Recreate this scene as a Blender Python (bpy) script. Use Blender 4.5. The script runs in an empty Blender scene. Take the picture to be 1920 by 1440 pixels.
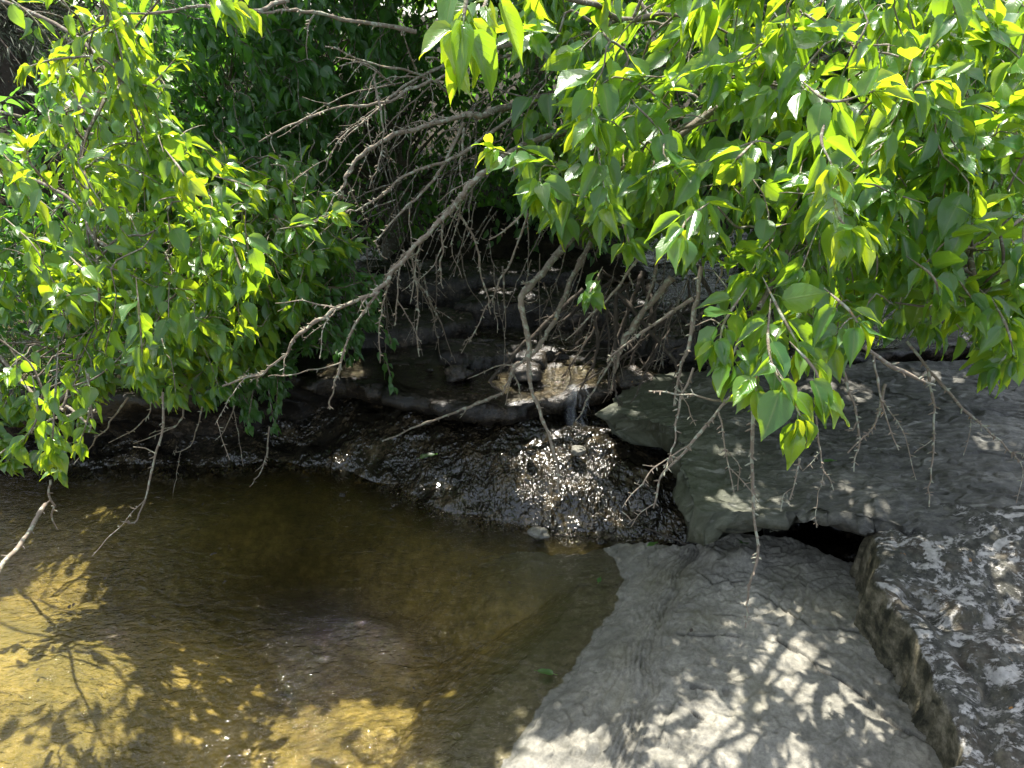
import bpy, math, random
import numpy as np
from mathutils import Vector
R = math.radians
random.seed(7); rng = np.random.default_rng(7)
SC = bpy.context.scene; COL = SC.collection
# ------------------------------------------------------------------ camera
CZ = 1.9; PITCH = R(25); FPX = 1387.0
cd = bpy.data.cameras.new("Camera"); cam = bpy.data.objects.new("Camera", cd); COL.objects.link(cam)
cam.location = (0, 0, CZ); cam.rotation_euler = (R(90) - PITCH, 0, 0)
cd.sensor_width = 36; cd.lens = 36 * FPX / 1920; cd.clip_start = 0.05; cd.clip_end = 500
SC.camera = cam
# ------------------------------------------------------------------ light
SUN_EL = R(63); SUN_AZ = R(-6)          # azimuth from +Y towards +X
SUND = np.array([math.sin(SUN_AZ) * math.cos(SUN_EL), math.cos(SUN_AZ) * math.cos(SUN_EL), math.sin(SUN_EL)])
w = bpy.data.worlds.new("World"); SC.world = w; w.use_nodes = True
nt = w.node_tree; bg = nt.nodes["Background"]
sky = nt.nodes.new("ShaderNodeTexSky"); sky.sky_type = 'NISHITA'; sky.sun_disc = False
sky.sun_elevation = SUN_EL; sky.sun_rotation = SUN_AZ; sky.altitude = 200; sky.dust_density = 2.5
hz = nt.nodes.new('ShaderNodeHueSaturation'); hz.inputs['Saturation'].default_value = .55
nt.links.new(sky.outputs[0], hz.inputs['Color']); nt.links.new(hz.outputs[0], bg.inputs[0]); bg.inputs[1].default_value = 0.15
sd = bpy.data.lights.new("Sun", 'SUN'); sd.energy = 5.0; sd.angle = R(0.53); sd.color = (1.0, 0.95, 0.86)
so = bpy.data.objects.new("Sun", sd); COL.objects.link(so)
so.rotation_euler = Vector(SUND).to_track_quat('Z', 'Y').to_euler()
SC.view_settings.view_transform = 'Standard'; SC.view_settings.look = 'None'
SC.view_settings.exposure = 1.6; SC.view_settings.gamma = 1
SC.render.engine = 'CYCLES'
cy = SC.cycles
cy.max_bounces = 8; cy.diffuse_bounces = 4; cy.glossy_bounces = 3; cy.transmission_bounces = 4
cy.transparent_max_bounces = 12; cy.caustics_reflective = False; cy.caustics_refractive = False
cy.sample_clamp_indirect = 4.0
# ------------------------------------------------------------------ projection
cP, sP = math.cos(PITCH), math.sin(PITCH)
def ray(px, py):
    a = (px - 960) / FPX; b = (720 - py) / FPX
    return np.array([a, cP + sP * b, -sP + cP * b])
def at(px, py, Y):
    d = ray(px, py); return np.array([0, 0, CZ]) + d * (Y / d[1])
def G(px, py, z):
    d = ray(px, py); return np.array([0, 0, CZ]) + d * ((z - CZ) / d[2])
def topix(p):
    p = np.atleast_2d(p); rz = p[:, 2] - CZ
    f = np.maximum(p[:, 1] * cP - rz * sP, 1e-3); u = p[:, 1] * sP + rz * cP
    return 960 + p[:, 0] / f * FPX, 720 - u / f * FPX
# ------------------------------------------------------------------ noise
def _h(i, j, k, s):
    n = (i * 374761393 + j * 668265263 + k * 2147483647 + s * 974634777) & 0xffffffff
    n = ((n ^ (n >> 13)) * 1274126177) & 0xffffffff
    n = ((n ^ (n >> 16)) * 2246822519) & 0xffffffff
    return ((n ^ (n >> 15)) & 0xffffff) / 16777215.0
def vn(p, s=0):
    p = np.asarray(p, float); i = np.floor(p).astype(np.int64); f = p - i; f = f * f * f * (f * (f * 6 - 15) + 10)
    x, y, z = i[:, 0], i[:, 1], i[:, 2]; a, b, c = f[:, 0], f[:, 1], f[:, 2]
    def L(dy, dz): return _h(x, y + dy, z + dz, s) * (1 - a) + _h(x + 1, y + dy, z + dz, s) * a
    return ((L(0, 0) * (1 - b) + L(1, 0) * b) * (1 - c) + (L(0, 1) * (1 - b) + L(1, 1) * b) * c) * 2 - 1
def fbm(p, o=4, s=0, g=.5):
    p = np.asarray(p, float)
    r = 0; a = 1.0
    for k in range(o): r = r + a * vn(p * 2 ** k + k * 17.3, s + k); a *= g
    return r
def xy3(X, Y, z=0.0): return np.stack([X.ravel(), Y.ravel(), np.full(X.size, float(z))], 1)
def nrmz(v): return v / (np.linalg.norm(v, axis=-1, keepdims=True) + 1e-9)
def sst(a, b, x): t = np.clip((x - a) / (b - a), 0, 1); return t * t * (3 - 2 * t)
def pdist(P, poly, closed=False):
    """distance to polyline (2d) and running parameter"""
    poly = np.asarray(poly, float)[:, :2]; A = poly; B = np.roll(poly, -1, 0)
    if not closed: A = A[:-1]; B = B[:-1]
    best = np.full(len(P), 1e9); side = np.zeros(len(P)); par = np.zeros(len(P)); acc = 0
    for a, b in zip(A, B):
        ab = b - a; l2 = ab @ ab + 1e-12; t = np.clip(((P[:, 0] - a[0]) * ab[0] + (P[:, 1] - a[1]) * ab[1]) / l2, 0, 1)
        dx = P[:, 0] - a[0] - t * ab[0]; dy = P[:, 1] - a[1] - t * ab[1]; d = np.hypot(dx, dy)
        m = d < best; best[m] = d[m]; side[m] = np.sign(ab[0] * dy[m] - ab[1] * dx[m]); par[m] = acc + t[m] * math.sqrt(l2)
        acc += math.sqrt(l2)
    return best, side, par
def sdpoly(P, poly):
    """signed distance, positive inside"""
    poly = np.asarray(poly, float)[:, :2]; d, _, _ = pdist(P, poly, True); ins = np.zeros(len(P), bool)
    A = poly; B = np.roll(poly, -1, 0)
    for a, b in zip(A, B):
        c = ((a[1] > P[:, 1]) != (b[1] > P[:, 1]))
        with np.errstate(divide='ignore', invalid='ignore'):
            xx = (b[0] - a[0]) * (P[:, 1] - a[1]) / (b[1] - a[1] + 1e-15) + a[0]
        ins ^= c & (P[:, 0] < xx)
    return np.where(ins, d, -d)
def crom(pts, n):
    pts = np.asarray(pts, float)
    if len(pts) == 2: pts = np.array([pts[0], (pts[0] + pts[1]) / 2, pts[1]])
    P = np.vstack([2 * pts[0] - pts[1], pts, 2 * pts[-1] - pts[-2]])
    t = np.linspace(0, len(pts) - 1 - 1e-6, n); i = t.astype(int); f = (t - i)[:, None]
    p0, p1, p2, p3 = P[i], P[i + 1], P[i + 2], P[i + 3]
    return .5 * (2 * p1 + (p2 - p0) * f + (2 * p0 - 5 * p1 + 4 * p2 - p3) * f ** 2 + (3 * p1 - p0 - 3 * p2 + p3) * f ** 3)
# ------------------------------------------------------------------ mesh building
class Acc:
    def __init__(s): s.v = []; s.q = []; s.a = []; s.m = []; s.n = 0
    def add(s, v, q, a=None, m=0):
        v = np.asarray(v, float); q = np.asarray(q, np.int64)
        s.v.append(v); s.q.append(q + s.n); s.a.append(np.zeros((len(v), 3)) if a is None else a)
        s.m.append(np.full(len(q), m, np.int32)); s.n += len(v)
    def build(s, name, mats, parent=None, origin=None):
        me = bpy.data.meshes.new(name)
        v = np.concatenate(s.v); q = np.concatenate(s.q); a = np.concatenate(s.a); m = np.concatenate(s.m)
        if origin is not None: v = v - np.asarray(origin)
        me.vertices.add(len(v)); me.vertices.foreach_set("co", v.astype(np.float32).ravel())
        me.loops.add(q.size); me.loops.foreach_set("vertex_index", q.astype(np.int32).ravel())
        me.polygons.add(len(q)); me.polygons.foreach_set("loop_start", np.arange(0, q.size, 4, dtype=np.int32))
        me.polygons.foreach_set("material_index", m); me.polygons.foreach_set("use_smooth", np.ones(len(q), bool))
        at_ = me.attributes.new("luv", 'FLOAT_VECTOR', 'POINT'); at_.data.foreach_set("vector", a.astype(np.float32).ravel())
        me.update(); me.validate()
        for mm in (mats if isinstance(mats, (list, tuple)) else [mats]): me.materials.append(mm)
        o = bpy.data.objects.new(name, me); COL.objects.link(o)
        if parent is not None: o.parent = parent
        if origin is not None: o.location = [float(c) for c in origin]
        return o
def gridq(nx, ny, wrap=False):
    i = np.arange(nx * ny).reshape(ny, nx)
    if wrap: i = np.concatenate([i, i[:, :1]], 1)
    return np.stack([i[:-1, :-1], i[:-1, 1:], i[1:, 1:], i[1:, :-1]], -1).reshape(-1, 4)
def tube(acc, pts, r, sides=5, m=0, a=None, rough=0.0):
    pts = np.asarray(pts, float); n = len(pts); r = np.broadcast_to(np.asarray(r, float), (n,))
    t = np.gradient(pts, axis=0); t /= np.linalg.norm(t, axis=1, keepdims=True) + 1e-9
    ref = np.array([0, 0, 1.]) if abs(t[:, 2]).mean() < .8 else np.array([1., 0, 0])
    u = np.cross(t, ref); u /= np.linalg.norm(u, axis=1, keepdims=True) + 1e-9; w_ = np.cross(t, u)
    th = np.arange(sides) / sides * 2 * np.pi
    rr = r[:, None] * np.ones(sides)
    if rough: rr = rr * (1 + rough * rng.uniform(-1, 1, (n, sides)))
    v = pts[:, None] + rr[..., None] * (np.cos(th)[None, :, None] * u[:, None] + np.sin(th)[None, :, None] * w_[:, None])
    A = None
    if a is not None: A = np.tile(np.asarray(a, float), (n * sides, 1))
    acc.add(v.reshape(-1, 3), gridq(sides, n, True), A, m)
def tag(o, label=None, cat=None, group=None, kind=None):
    for k, v in (("label", label), ("category", cat), ("group", group), ("kind", kind)):
        if v: o[k] = v
    return o
def empty(name, loc, **k):
    o = bpy.data.objects.new(name, None); COL.objects.link(o); o.location = [float(c) for c in loc]; o.empty_display_size = .1
    return tag(o, **k)
def par(o, p):  # keep world position of a mesh built in world coordinates
    o.parent = p; o.matrix_parent_inverse.identity(); o.location = Vector(o.location) - p.location; return o
# ------------------------------------------------------------------ materials
class N:
    def __init__(s, name):
        s.m = bpy.data.materials.new(name); s.m.use_nodes = True; s.t = s.m.node_tree; s.t.nodes.clear()
        s.out = s.t.nodes.new("ShaderNodeOutputMaterial")
    def n(s, typ, **k):
        x = s.t.nodes.new("ShaderNode" + typ)
        for a, b in k.items():
            if a.startswith("i_"):
                key = a[2:]; key = int(key) if key.isdigit() else key.replace("_", " ")
                s.put(x.inputs[key], b)
            else: setattr(x, a, b)
        return x
    def put(s, inp, b):
        if isinstance(b, bpy.types.NodeSocket): s.t.links.new(b, inp)
        elif isinstance(b, bpy.types.Node): s.t.links.new(b.outputs[0], inp)
        else:
            if isinstance(b, (tuple, list)) and len(b) == 3 and inp.type == 'RGBA': b = (*b, 1)
            inp.default_value = b
    def coord(s, scale=(1, 1, 1)):
        g = s.n("NewGeometry")
        if scale == (1, 1, 1): return g.outputs['Position']
        return s.n("Mapping", i_Vector=g.outputs['Position'], i_Scale=scale).outputs[0]
    def noise(s, sc, det=4, rough=.55, co=None, dist=0.0, off=None):
        v = co if co is not None else s.coord()
        if off: v = s.n("Mapping", i_Vector=v, i_Location=off).outputs[0]
        return s.n("TexNoise", i_Vector=v, i_Scale=sc, i_Detail=det, i_Roughness=rough, i_Distortion=dist).outputs[0]
    def ramp(s, f, stops, interp='LINEAR'):
        r = s.n("ValToRGB", i_0=f); c = r.color_ramp; c.interpolation = interp
        while len(c.elements) < len(stops): c.elements.new(.5)
        for e, (p, col) in zip(c.elements, stops):
            e.position = p; e.color = (*col, 1) if isinstance(col, (tuple, list)) else (col, col, col, 1)
        return r.outputs[0]
    def mix(s, f, a, b, mode='MIX'):
        x = s.n("Mix", data_type='RGBA', blend_type=mode)
        s.put(x.inputs[0], f); s.put(x.inputs[6], a); s.put(x.inputs[7], b); return x.outputs[2]
    def math(s, op, a, b=0.0, c=0.0):
        x = s.n("Math", operation=op); s.put(x.inputs[0], a); s.put(x.inputs[1], b); s.put(x.inputs[2], c); return x.outputs[0]
    def bump(s, h, st, d=.01, nrm=None):
        x = s.n("Bump", i_Strength=st, i_Distance=d, i_Height=h)
        if nrm is not None: s.put(x.inputs['Normal'], nrm)
        return x.outputs[0]
    def surf(s, x): s.put(s.out.inputs[0], x); return s.m
    def pbr(s, col, rough=.8, nrm=None, spec=.4, **k):
        p = s.n("BsdfPrincipled"); s.put(p.inputs['Base Color'], col); s.put(p.inputs['Roughness'], rough)
        s.put(p.inputs['Specular IOR Level'], spec)
        if nrm is not None: s.put(p.inputs['Normal'], nrm)
        return p.outputs[0]
def leaf_mat(name, dif, young, trans, tyoung, rough=.28, spec=.9, tf=.5):
    s = N(name); a = s.n("Attribute", attribute_name="luv"); sep = s.n("SeparateXYZ", i_0=a.outputs['Vector'])
    u, v, r = sep.outputs; av = s.math('ABSOLUTE', v)
    ph = s.math('SUBTRACT', s.math('MULTIPLY', u, 8.5), s.math('MULTIPLY', av, 3.2))
    sv = s.math('ABSOLUTE', s.math('SUBTRACT', s.math('FRACT', ph), .5))        # side veins
    side = s.math('SUBTRACT', 1.0, s.n("MapRange", i_Value=sv, i_1=0.0, i_2=.09).outputs[0])
    mid = s.math('SUBTRACT', 1.0, s.n("MapRange", i_Value=av, i_1=0.02, i_2=.10).outputs[0])
    vein = s.math('MAXIMUM', s.math('MULTIPLY', side, .45), mid)
    yy = s.n("MapRange", i_Value=r, i_1=.55, i_2=1.0).outputs[0]
    nz = s.noise(9, 3); 
    c1 = s.mix(nz, tuple(x * .75 for x in dif), tuple(x * 1.3 for x in dif)); c1 = s.mix(yy, c1, young)
    c1 = s.mix(s.math('MULTIPLY', vein, .55), c1, (.25, .33, .10))
    sp_ = s.ramp(s.noise(150, 2, off=(3, 1, 1)), [(.69, 0.0), (.72, 1.0)]); c1 = s.mix(s.math('MULTIPLY', sp_, .6), c1, (.13, .08, .03))
    hs = s.n("HueSaturation", i_Hue=s.n("MapRange", i_Value=r, i_3=.485, i_4=.51).outputs[0], i_Color=c1)
    t1 = s.mix(yy, trans, tyoung); t1 = s.mix(s.math('MULTIPLY', vein, .35), t1, tuple(x * .55 for x in trans))
    bmp = s.bump(s.math('ADD', s.math('MULTIPLY', vein, -1.0), s.math('MULTIPLY', s.noise(160, 2), .4)), .35, .0012)
    p = s.pbr(hs.outputs[0], rough, bmp, spec)
    tr = s.n("BsdfTranslucent", i_Color=t1, i_Normal=bmp)
    return s.surf(s.n("MixShader", i_0=tf, i_1=p, i_2=tr.outputs[0]))
M_LEAF = leaf_mat("leaf_mulberry", (.045, .14, .036), (.11, .235, .025), (.40, .64, .022), (.74, .82, .02))
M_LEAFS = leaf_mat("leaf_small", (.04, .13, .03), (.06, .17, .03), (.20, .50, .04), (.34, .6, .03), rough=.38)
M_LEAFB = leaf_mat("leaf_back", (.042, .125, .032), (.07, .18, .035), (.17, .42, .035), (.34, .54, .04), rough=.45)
M_LEAFJ = leaf_mat("leaf_juniper", (.02, .035, .015), (.04, .06, .02), (.03, .05, .01), (.07, .10, .02), rough=.7, tf=.3)
def bark_mat(name, a, b, lich, amt=.5):
    s = N(name); n1 = s.noise(45, 5); c = s.mix(n1, a, b)
    l = s.ramp(s.noise(60, 3, off=(5, 3, 1)), [(amt, 0.0), (amt + .08, 1.0)]); c = s.mix(l, c, lich)
    o = s.ramp(s.noise(38, 2, off=(1, 9, 4)), [(.70, 0.0), (.74, 1.0)]); c = s.mix(s.math('MULTIPLY', o, .5), c, (.45, .26, .06))
    h = s.noise(260, 4); return s.surf(s.pbr(c, .9, s.bump(h, .9, .004), .2))
M_BARK = bark_mat("bark", (.08, .07, .05), (.22, .18, .14), (.30, .31, .26), .55)
M_DEAD = bark_mat("dead_twig_bark", (.14, .11, .08), (.30, .25, .195), (.33, .34, .26), .52)
M_ROOT = bark_mat("root_bark", (.035, .03, .024), (.10, .082, .064), (.15, .15, .13), .62)
def stone(name, cols, wetrough=.85, spec=.3, bumps=.8, stretch=(1, 1, 1), extra=None, sc=1.0):
    s = N(name); co = s.coord(stretch)
    n1 = s.noise(2.6 * sc, 6, .6, co); n2 = s.noise(22 * sc, 6, .65, co); n3 = s.noise(75, 6, .75, co)
    f = s.math('ADD', s.math('MULTIPLY', n1, .55), s.math('MULTIPLY', n2, .45))
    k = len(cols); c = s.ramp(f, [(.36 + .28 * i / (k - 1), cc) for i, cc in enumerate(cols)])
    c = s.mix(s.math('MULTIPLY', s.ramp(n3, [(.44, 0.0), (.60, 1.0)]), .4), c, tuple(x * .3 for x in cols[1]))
    if extra: c = extra(s, c)
    h = s.math('ADD', s.math('MULTIPLY', n2, .5), s.math('MULTIPLY', n3, .5))
    nb = s.bump(h, bumps, .010)
    return s, c, nb, wetrough, spec
# pale foreground shelf: grey limestone, wet/algae below the water line
BEDC = [(.32, (.055, .048, .026)), (.48, (.18, .145, .055)), (.64, (.42, .325, .115))]
def bedcol(s):
    f = s.math('ADD', s.math('MULTIPLY', s.noise(1.6, 5, .6), .6), s.math('MULTIPLY', s.noise(24, 5, .7), .4))
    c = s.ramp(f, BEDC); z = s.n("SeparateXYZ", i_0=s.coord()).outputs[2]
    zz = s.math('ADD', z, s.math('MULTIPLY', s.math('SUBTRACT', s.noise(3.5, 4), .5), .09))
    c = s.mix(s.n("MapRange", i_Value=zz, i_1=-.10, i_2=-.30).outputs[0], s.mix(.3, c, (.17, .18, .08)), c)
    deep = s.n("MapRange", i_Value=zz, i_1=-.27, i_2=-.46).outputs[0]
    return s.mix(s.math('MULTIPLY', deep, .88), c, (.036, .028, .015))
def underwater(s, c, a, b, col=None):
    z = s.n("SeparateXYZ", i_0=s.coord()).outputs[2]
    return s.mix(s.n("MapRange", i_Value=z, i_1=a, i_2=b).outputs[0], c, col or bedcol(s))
def shelf_extra(s, c):
    z = s.n("SeparateXYZ", i_0=s.coord()).outputs[2]
    zz = s.math('ADD', z, s.math('MULTIPLY', s.math('SUBTRACT', s.noise(9, 4), .5), .035))
    wet = s.n("MapRange", i_Value=zz, i_1=.0, i_2=-.05).outputs[0]
    damp = s.n('MapRange', i_Value=zz, i_1=.045, i_2=.01).outputs[0]; c = s.mix(s.math('MULTIPLY', damp, .45), c, (.085, .088, .075))
    c = s.mix(s.math('MULTIPLY', wet, .7), c, (.09, .10, .05))
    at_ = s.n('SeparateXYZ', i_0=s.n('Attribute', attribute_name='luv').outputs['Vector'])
    c = s.mix(s.math('MULTIPLY', at_.outputs[0], .85), c, (.018, .016, .012)); c = s.mix(s.math('MULTIPLY', at_.outputs[1], .6), c, (.05, .048, .038))  # cracks and grooves painted darker: depth shade and dirt put into the colour
    gb = s.ramp(s.noise(3.2, 5, .6, off=(3, 1, 0)), [(.52, 0.0), (.66, 1.0)])
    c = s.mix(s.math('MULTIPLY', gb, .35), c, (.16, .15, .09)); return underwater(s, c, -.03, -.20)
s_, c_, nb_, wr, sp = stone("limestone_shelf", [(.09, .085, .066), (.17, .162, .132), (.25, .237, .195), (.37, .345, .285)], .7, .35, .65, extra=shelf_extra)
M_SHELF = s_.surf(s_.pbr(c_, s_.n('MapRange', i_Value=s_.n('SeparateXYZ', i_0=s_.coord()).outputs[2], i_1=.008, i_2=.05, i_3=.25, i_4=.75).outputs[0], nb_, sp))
def slab_extra(s, c):
    co = s.n("SeparateXYZ", i_0=s.coord())
    gx = s.n("MapRange", i_Value=co.outputs[0], i_1=1.15, i_2=.7).outputs[0]
    c = s.mix(s.math('MULTIPLY', gx, .5), c, (.065, .08, .038))
    st = s.ramp(s.noise(9, 6, .6, s.coord((1, 3.5, 1)), off=(2, 0, 0)), [(.60, 0.0), (.67, 1.0)])
    return s.mix(s.math('MULTIPLY', st, .5), c, (.27, .265, .23))
s_, c_, nb_, wr, sp = stone("damp_slab", [(.018, .018, .013), (.052, .050, .039), (.10, .096, .077), (.21, .20, .165)], .55, .45, 1.0, stretch=(1, 2.2, 1), extra=slab_extra)
M_SLAB = s_.surf(s_.pbr(c_, wr, nb_, sp))
def lichen_mat():
    s = N("lichen_rock"); co = s.coord((1, 1.5, 1.0))
    d = s.n("TexNoise", i_Vector=s.coord(), i_Scale=2.5, i_Detail=3.0)
    wv = s.n("VectorMath", operation='MULTIPLY_ADD', i_0=d.outputs[1], i_1=(.5, .5, .5), i_2=co).outputs[0]
    n1 = s.noise(13.0, 9, .74, wv); n2 = s.noise(45, 5, .65, co); n3 = s.noise(170, 3, .6)
    f = s.math('ADD', n1, s.math('MULTIPLY', s.math('SUBTRACT', n2, .5), .30))
    dark = s.ramp(s.noise(30, 5, .7, off=(4, 4, 4)), [(.3, (.016, .016, .012)), (.5, (.052, .051, .041)), (.7, (.13, .125, .10))])
    rust = s.ramp(s.noise(5, 4, .6, off=(1, 7, 2)), [(.5, 0.0), (.62, 1.0)])
    dark = s.mix(s.math('MULTIPLY', rust, .28), dark, (.10, .068, .04))
    pale = s.ramp(s.noise(60, 3), [(.3, (.25, .24, .215)), (.7, (.43, .41, .37))])
    nrm = s.n("SeparateXYZ", i_0=s.n("NewGeometry").outputs['Normal']).outputs[2]
    top = s.n("MapRange", i_Value=nrm, i_1=.45, i_2=.75).outputs[0]
    msk = s.math('MULTIPLY', s.ramp(f, [(.505, 0.0), (.56, 1.0)]), top)
    side = s.ramp(s.noise(14, 6, .7), [(.38, (.02, .02, .012)), (.5, (.08, .072, .045)), (.64, (.21, .185, .13))])
    c = s.mix(top, side, dark); c = s.mix(s.math('MULTIPLY', msk, .97), c, pale)
    o = s.ramp(s.noise(14, 3, off=(8, 2, 5)), [(.70, 0.0), (.73, 1.0)])
    c = s.mix(s.math('MULTIPLY', s.math('MULTIPLY', o, top), .7), c, (.42, .20, .05))
    h = s.math('ADD', s.math('MULTIPLY', msk, .35), s.math('MULTIPLY', s.math('ADD', n2, n3), .6))
    return s.surf(s.pbr(c, .88, s.bump(h, .9, .006), .25))
M_LICH = lichen_mat()
def wet_mat():
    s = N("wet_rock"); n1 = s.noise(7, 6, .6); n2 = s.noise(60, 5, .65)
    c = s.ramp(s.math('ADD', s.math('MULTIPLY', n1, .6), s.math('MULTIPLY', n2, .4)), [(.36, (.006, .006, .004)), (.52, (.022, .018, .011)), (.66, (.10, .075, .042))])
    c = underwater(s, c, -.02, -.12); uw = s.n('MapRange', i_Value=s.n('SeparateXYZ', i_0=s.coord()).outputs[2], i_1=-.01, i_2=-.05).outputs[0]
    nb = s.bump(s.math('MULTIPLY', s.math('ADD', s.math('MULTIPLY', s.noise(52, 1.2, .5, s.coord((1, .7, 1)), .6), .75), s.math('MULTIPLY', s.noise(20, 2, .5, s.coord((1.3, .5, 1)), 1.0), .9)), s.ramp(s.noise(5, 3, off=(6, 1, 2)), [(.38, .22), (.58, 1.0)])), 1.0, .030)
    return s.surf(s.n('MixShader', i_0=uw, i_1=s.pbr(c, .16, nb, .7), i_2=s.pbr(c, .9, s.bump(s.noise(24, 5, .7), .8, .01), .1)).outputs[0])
M_WET = wet_mat()
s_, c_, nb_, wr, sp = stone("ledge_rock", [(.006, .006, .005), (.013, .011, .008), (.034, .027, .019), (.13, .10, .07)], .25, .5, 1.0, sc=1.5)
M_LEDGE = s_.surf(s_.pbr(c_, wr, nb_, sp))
def bed_mat():
    s = N("pool_bed"); return s.surf(s.pbr(bedcol(s), .9, s.bump(s.noise(24, 5, .7), .8, .01), .1))
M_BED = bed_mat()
def ground_mat():
    s = N("bank_soil"); n = s.noise(12, 5); c = s.ramp(n, [(.3, (.008, .008, .006)), (.6, (.03, .025, .016)), (.75, (.06, .048, .03))])
    return s.surf(s.pbr(c, .95, s.bump(s.noise(40, 4), 1, .03), .1))
M_GROUND = ground_mat()
def water_mat(name, tint, wsc, st):
    s = N(name); co = s.coord((1, 1.6, 1))
    h = s.math('ADD', s.noise(wsc, 3, .55, co, .8), s.math('MULTIPLY', s.noise(wsc * 3.3, 2, .5, co, .5), .35))
    amp = s.ramp(s.noise(1.4, 2, off=(2, 2, 0)), [(.3, .3), (.65, 1.0)])
    nb = s.bump(s.math('MULTIPLY', h, amp), st, .022)
    fr = s.n("Fresnel", i_IOR=1.33, i_Normal=nb)
    g = s.n("BsdfGlossy", i_Roughness=.03, i_Normal=nb, i_Color=(1, 1, 1))
    t = s.n("BsdfTransparent", i_Color=tint)
    return s.surf(s.n("MixShader", i_0=fr.outputs[0], i_1=t.outputs[0], i_2=g.outputs[0]))
M_WATER = water_mat("pool_water", (.84, .80, .66), 16, 1.0)
M_STREAM = water_mat("stream_water", (.75, .70, .55), 22, 1.0)
def foam_mat():
    s = N("falling_water"); a = s.n("Attribute", attribute_name="luv")
    n = s.noise(1.0, 5, .62, s.n("Mapping", i_Vector=a.outputs['Vector'], i_Scale=(2.8, 1.3, 1)).outputs[0], .8)
    uu = s.n('SeparateXYZ', i_0=a.outputs['Vector']).outputs[0]
    m = s.math('MULTIPLY', s.ramp(n, [(.46, 0.0), (.74, .34)]), s.n('MapRange', i_Value=s.math('ABSOLUTE', uu), i_1=1.0, i_2=.3).outputs[0])
    d = s.pbr((.5, .54, .58), .12, s.bump(n, 1, .01), .6); t = s.n("BsdfTransparent")
    return s.surf(s.n("MixShader", i_0=m, i_1=t.outputs[0], i_2=d))
M_FOAM = foam_mat()
# ------------------------------------------------------------------ terrain
def ground_h(X, Y):
    P = xy3(X, Y); r = np.hypot(X, Y)
    z = .45 + .25 * fbm(P * .6, 3, 5).reshape(X.shape) + .04 * fbm(P * 4, 3, 6).reshape(X.shape)
    z = z + .35 * sst(5.2, 8, Y) + 1.6 * sst(8, 22, r)
    basin = sst(-3.3, -2.5, X) * (1 - sst(4.5, 5.0, Y)) * (1 - sst(2.6, 3.4, X))
    z = z * (1 - basin) + (-.9) * basin
    return z
xs = np.concatenate([-60 + np.arange(0, 50, 2.5), np.arange(-10, 10, .12), 10 + np.arange(0, 51, 2.5)])
X, Y = np.meshgrid(xs, xs); Z = ground_h(X, Y)
a = Acc(); a.add(np.stack([X, Y, Z], -1).reshape(-1, 3), gridq(len(xs), len(xs)))
tag(a.build("ground", M_GROUND), kind="structure")
# pool bed
WL = [G(*p, 0) for p in [(1080, 1700), (1000, 1520), (945, 1440), (995, 1335), (1052, 1265), (1112, 1195), (1152, 1138), (1165, 1085), (1142, 1045), (1090, 1015), (1030, 1000)]]
xs = np.arange(-3.4, 1.6, .022); ys = np.arange(.2, 3.9, .022); X, Y = np.meshgrid(xs, ys); P = xy3(X, Y)
Z = -.44 + .20 * sst(2.9, 1.6, Y) + .08 * sst(-.9, -2.4, X) + .06 * fbm(P * 1.3, 3, 9).reshape(X.shape) + .008 * fbm(P * 11, 3, 10).reshape(X.shape)
Z += .20 * sst(-.8, -1.5, X) * sst(2.9, 1.7, Y)
Z += .07 * sst(.8, .15, np.hypot((X + .5) / 1.1, (Y - 1.5)))
a = Acc(); a.add(np.stack([X, Y, Z], -1).reshape(-1, 3), gridq(len(xs), len(ys)))
tag(a.build("pool_bed", M_BED), kind="structure")
# water sheets
a = Acc(); a.add([(-3.6, -.3, 0), (2.4, -.3, 0), (2.4, 4.2, 0), (-3.6, 4.2, 0)], [[0, 1, 2, 3]])
tag(a.build("pool_water", M_WATER), kind="structure")
# ---- foreground shelf
xs = np.arange(-.55, 1.75, .0045); ys = np.arange(.55, 2.62, .0045); X, Y = np.meshgrid(xs, ys); P = xy3(X, Y)
PJ = P.copy(); PJ[:, 0] += .009 * fbm(P * 7, 3, 21); PJ[:, 1] += .009 * fbm(P * 7, 3, 22)
d, sdd, _ = pdist(PJ, WL); s = -sdd * d
z = np.where(s < 0, s * .22 + np.minimum(s + .15, 0) * .5, .115 * (1 - np.exp(-np.maximum(s, 0) / .33)) + .02 * np.maximum(s, 0))
BACK = [G(*p, .06) for p in [(1000, 1000), (1070, 1008), (1150, 1003), (1240, 1018), (1300, 1036), (1330, 1022), (1400, 1026), (1480, 1038), (1580, 1082), (1700, 1150), (1900, 1200)]]
db, sb, _ = pdist(PJ, BACK); eb = -sb * db      # positive in front of the back edge
WR = [G(*p, .05) for p in [(1290, 1045), (1265, 1090), (1235, 1160), (1215, 1220), (1200, 1300), (1175, 1380), (1150, 1460)]]
dw, sw, pw = pdist(P + np.stack([.02 * vn(P * 9, 31), .02 * vn(P * 9, 32), np.zeros(len(P))], 1), WR)
sg = sw * dw; band = np.exp(-(sg / .055) ** 2)
rid = np.abs(np.sin(sg * 190 + 2.2 * fbm(P * 10, 3, 33) + pw * 4)) ** .6
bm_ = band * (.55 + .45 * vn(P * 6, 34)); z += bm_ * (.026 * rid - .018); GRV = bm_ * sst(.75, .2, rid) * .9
z += .022 * sst(.015, .05, sg) + .014 * sst(.05, .0, np.abs(sg + .02))
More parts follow.
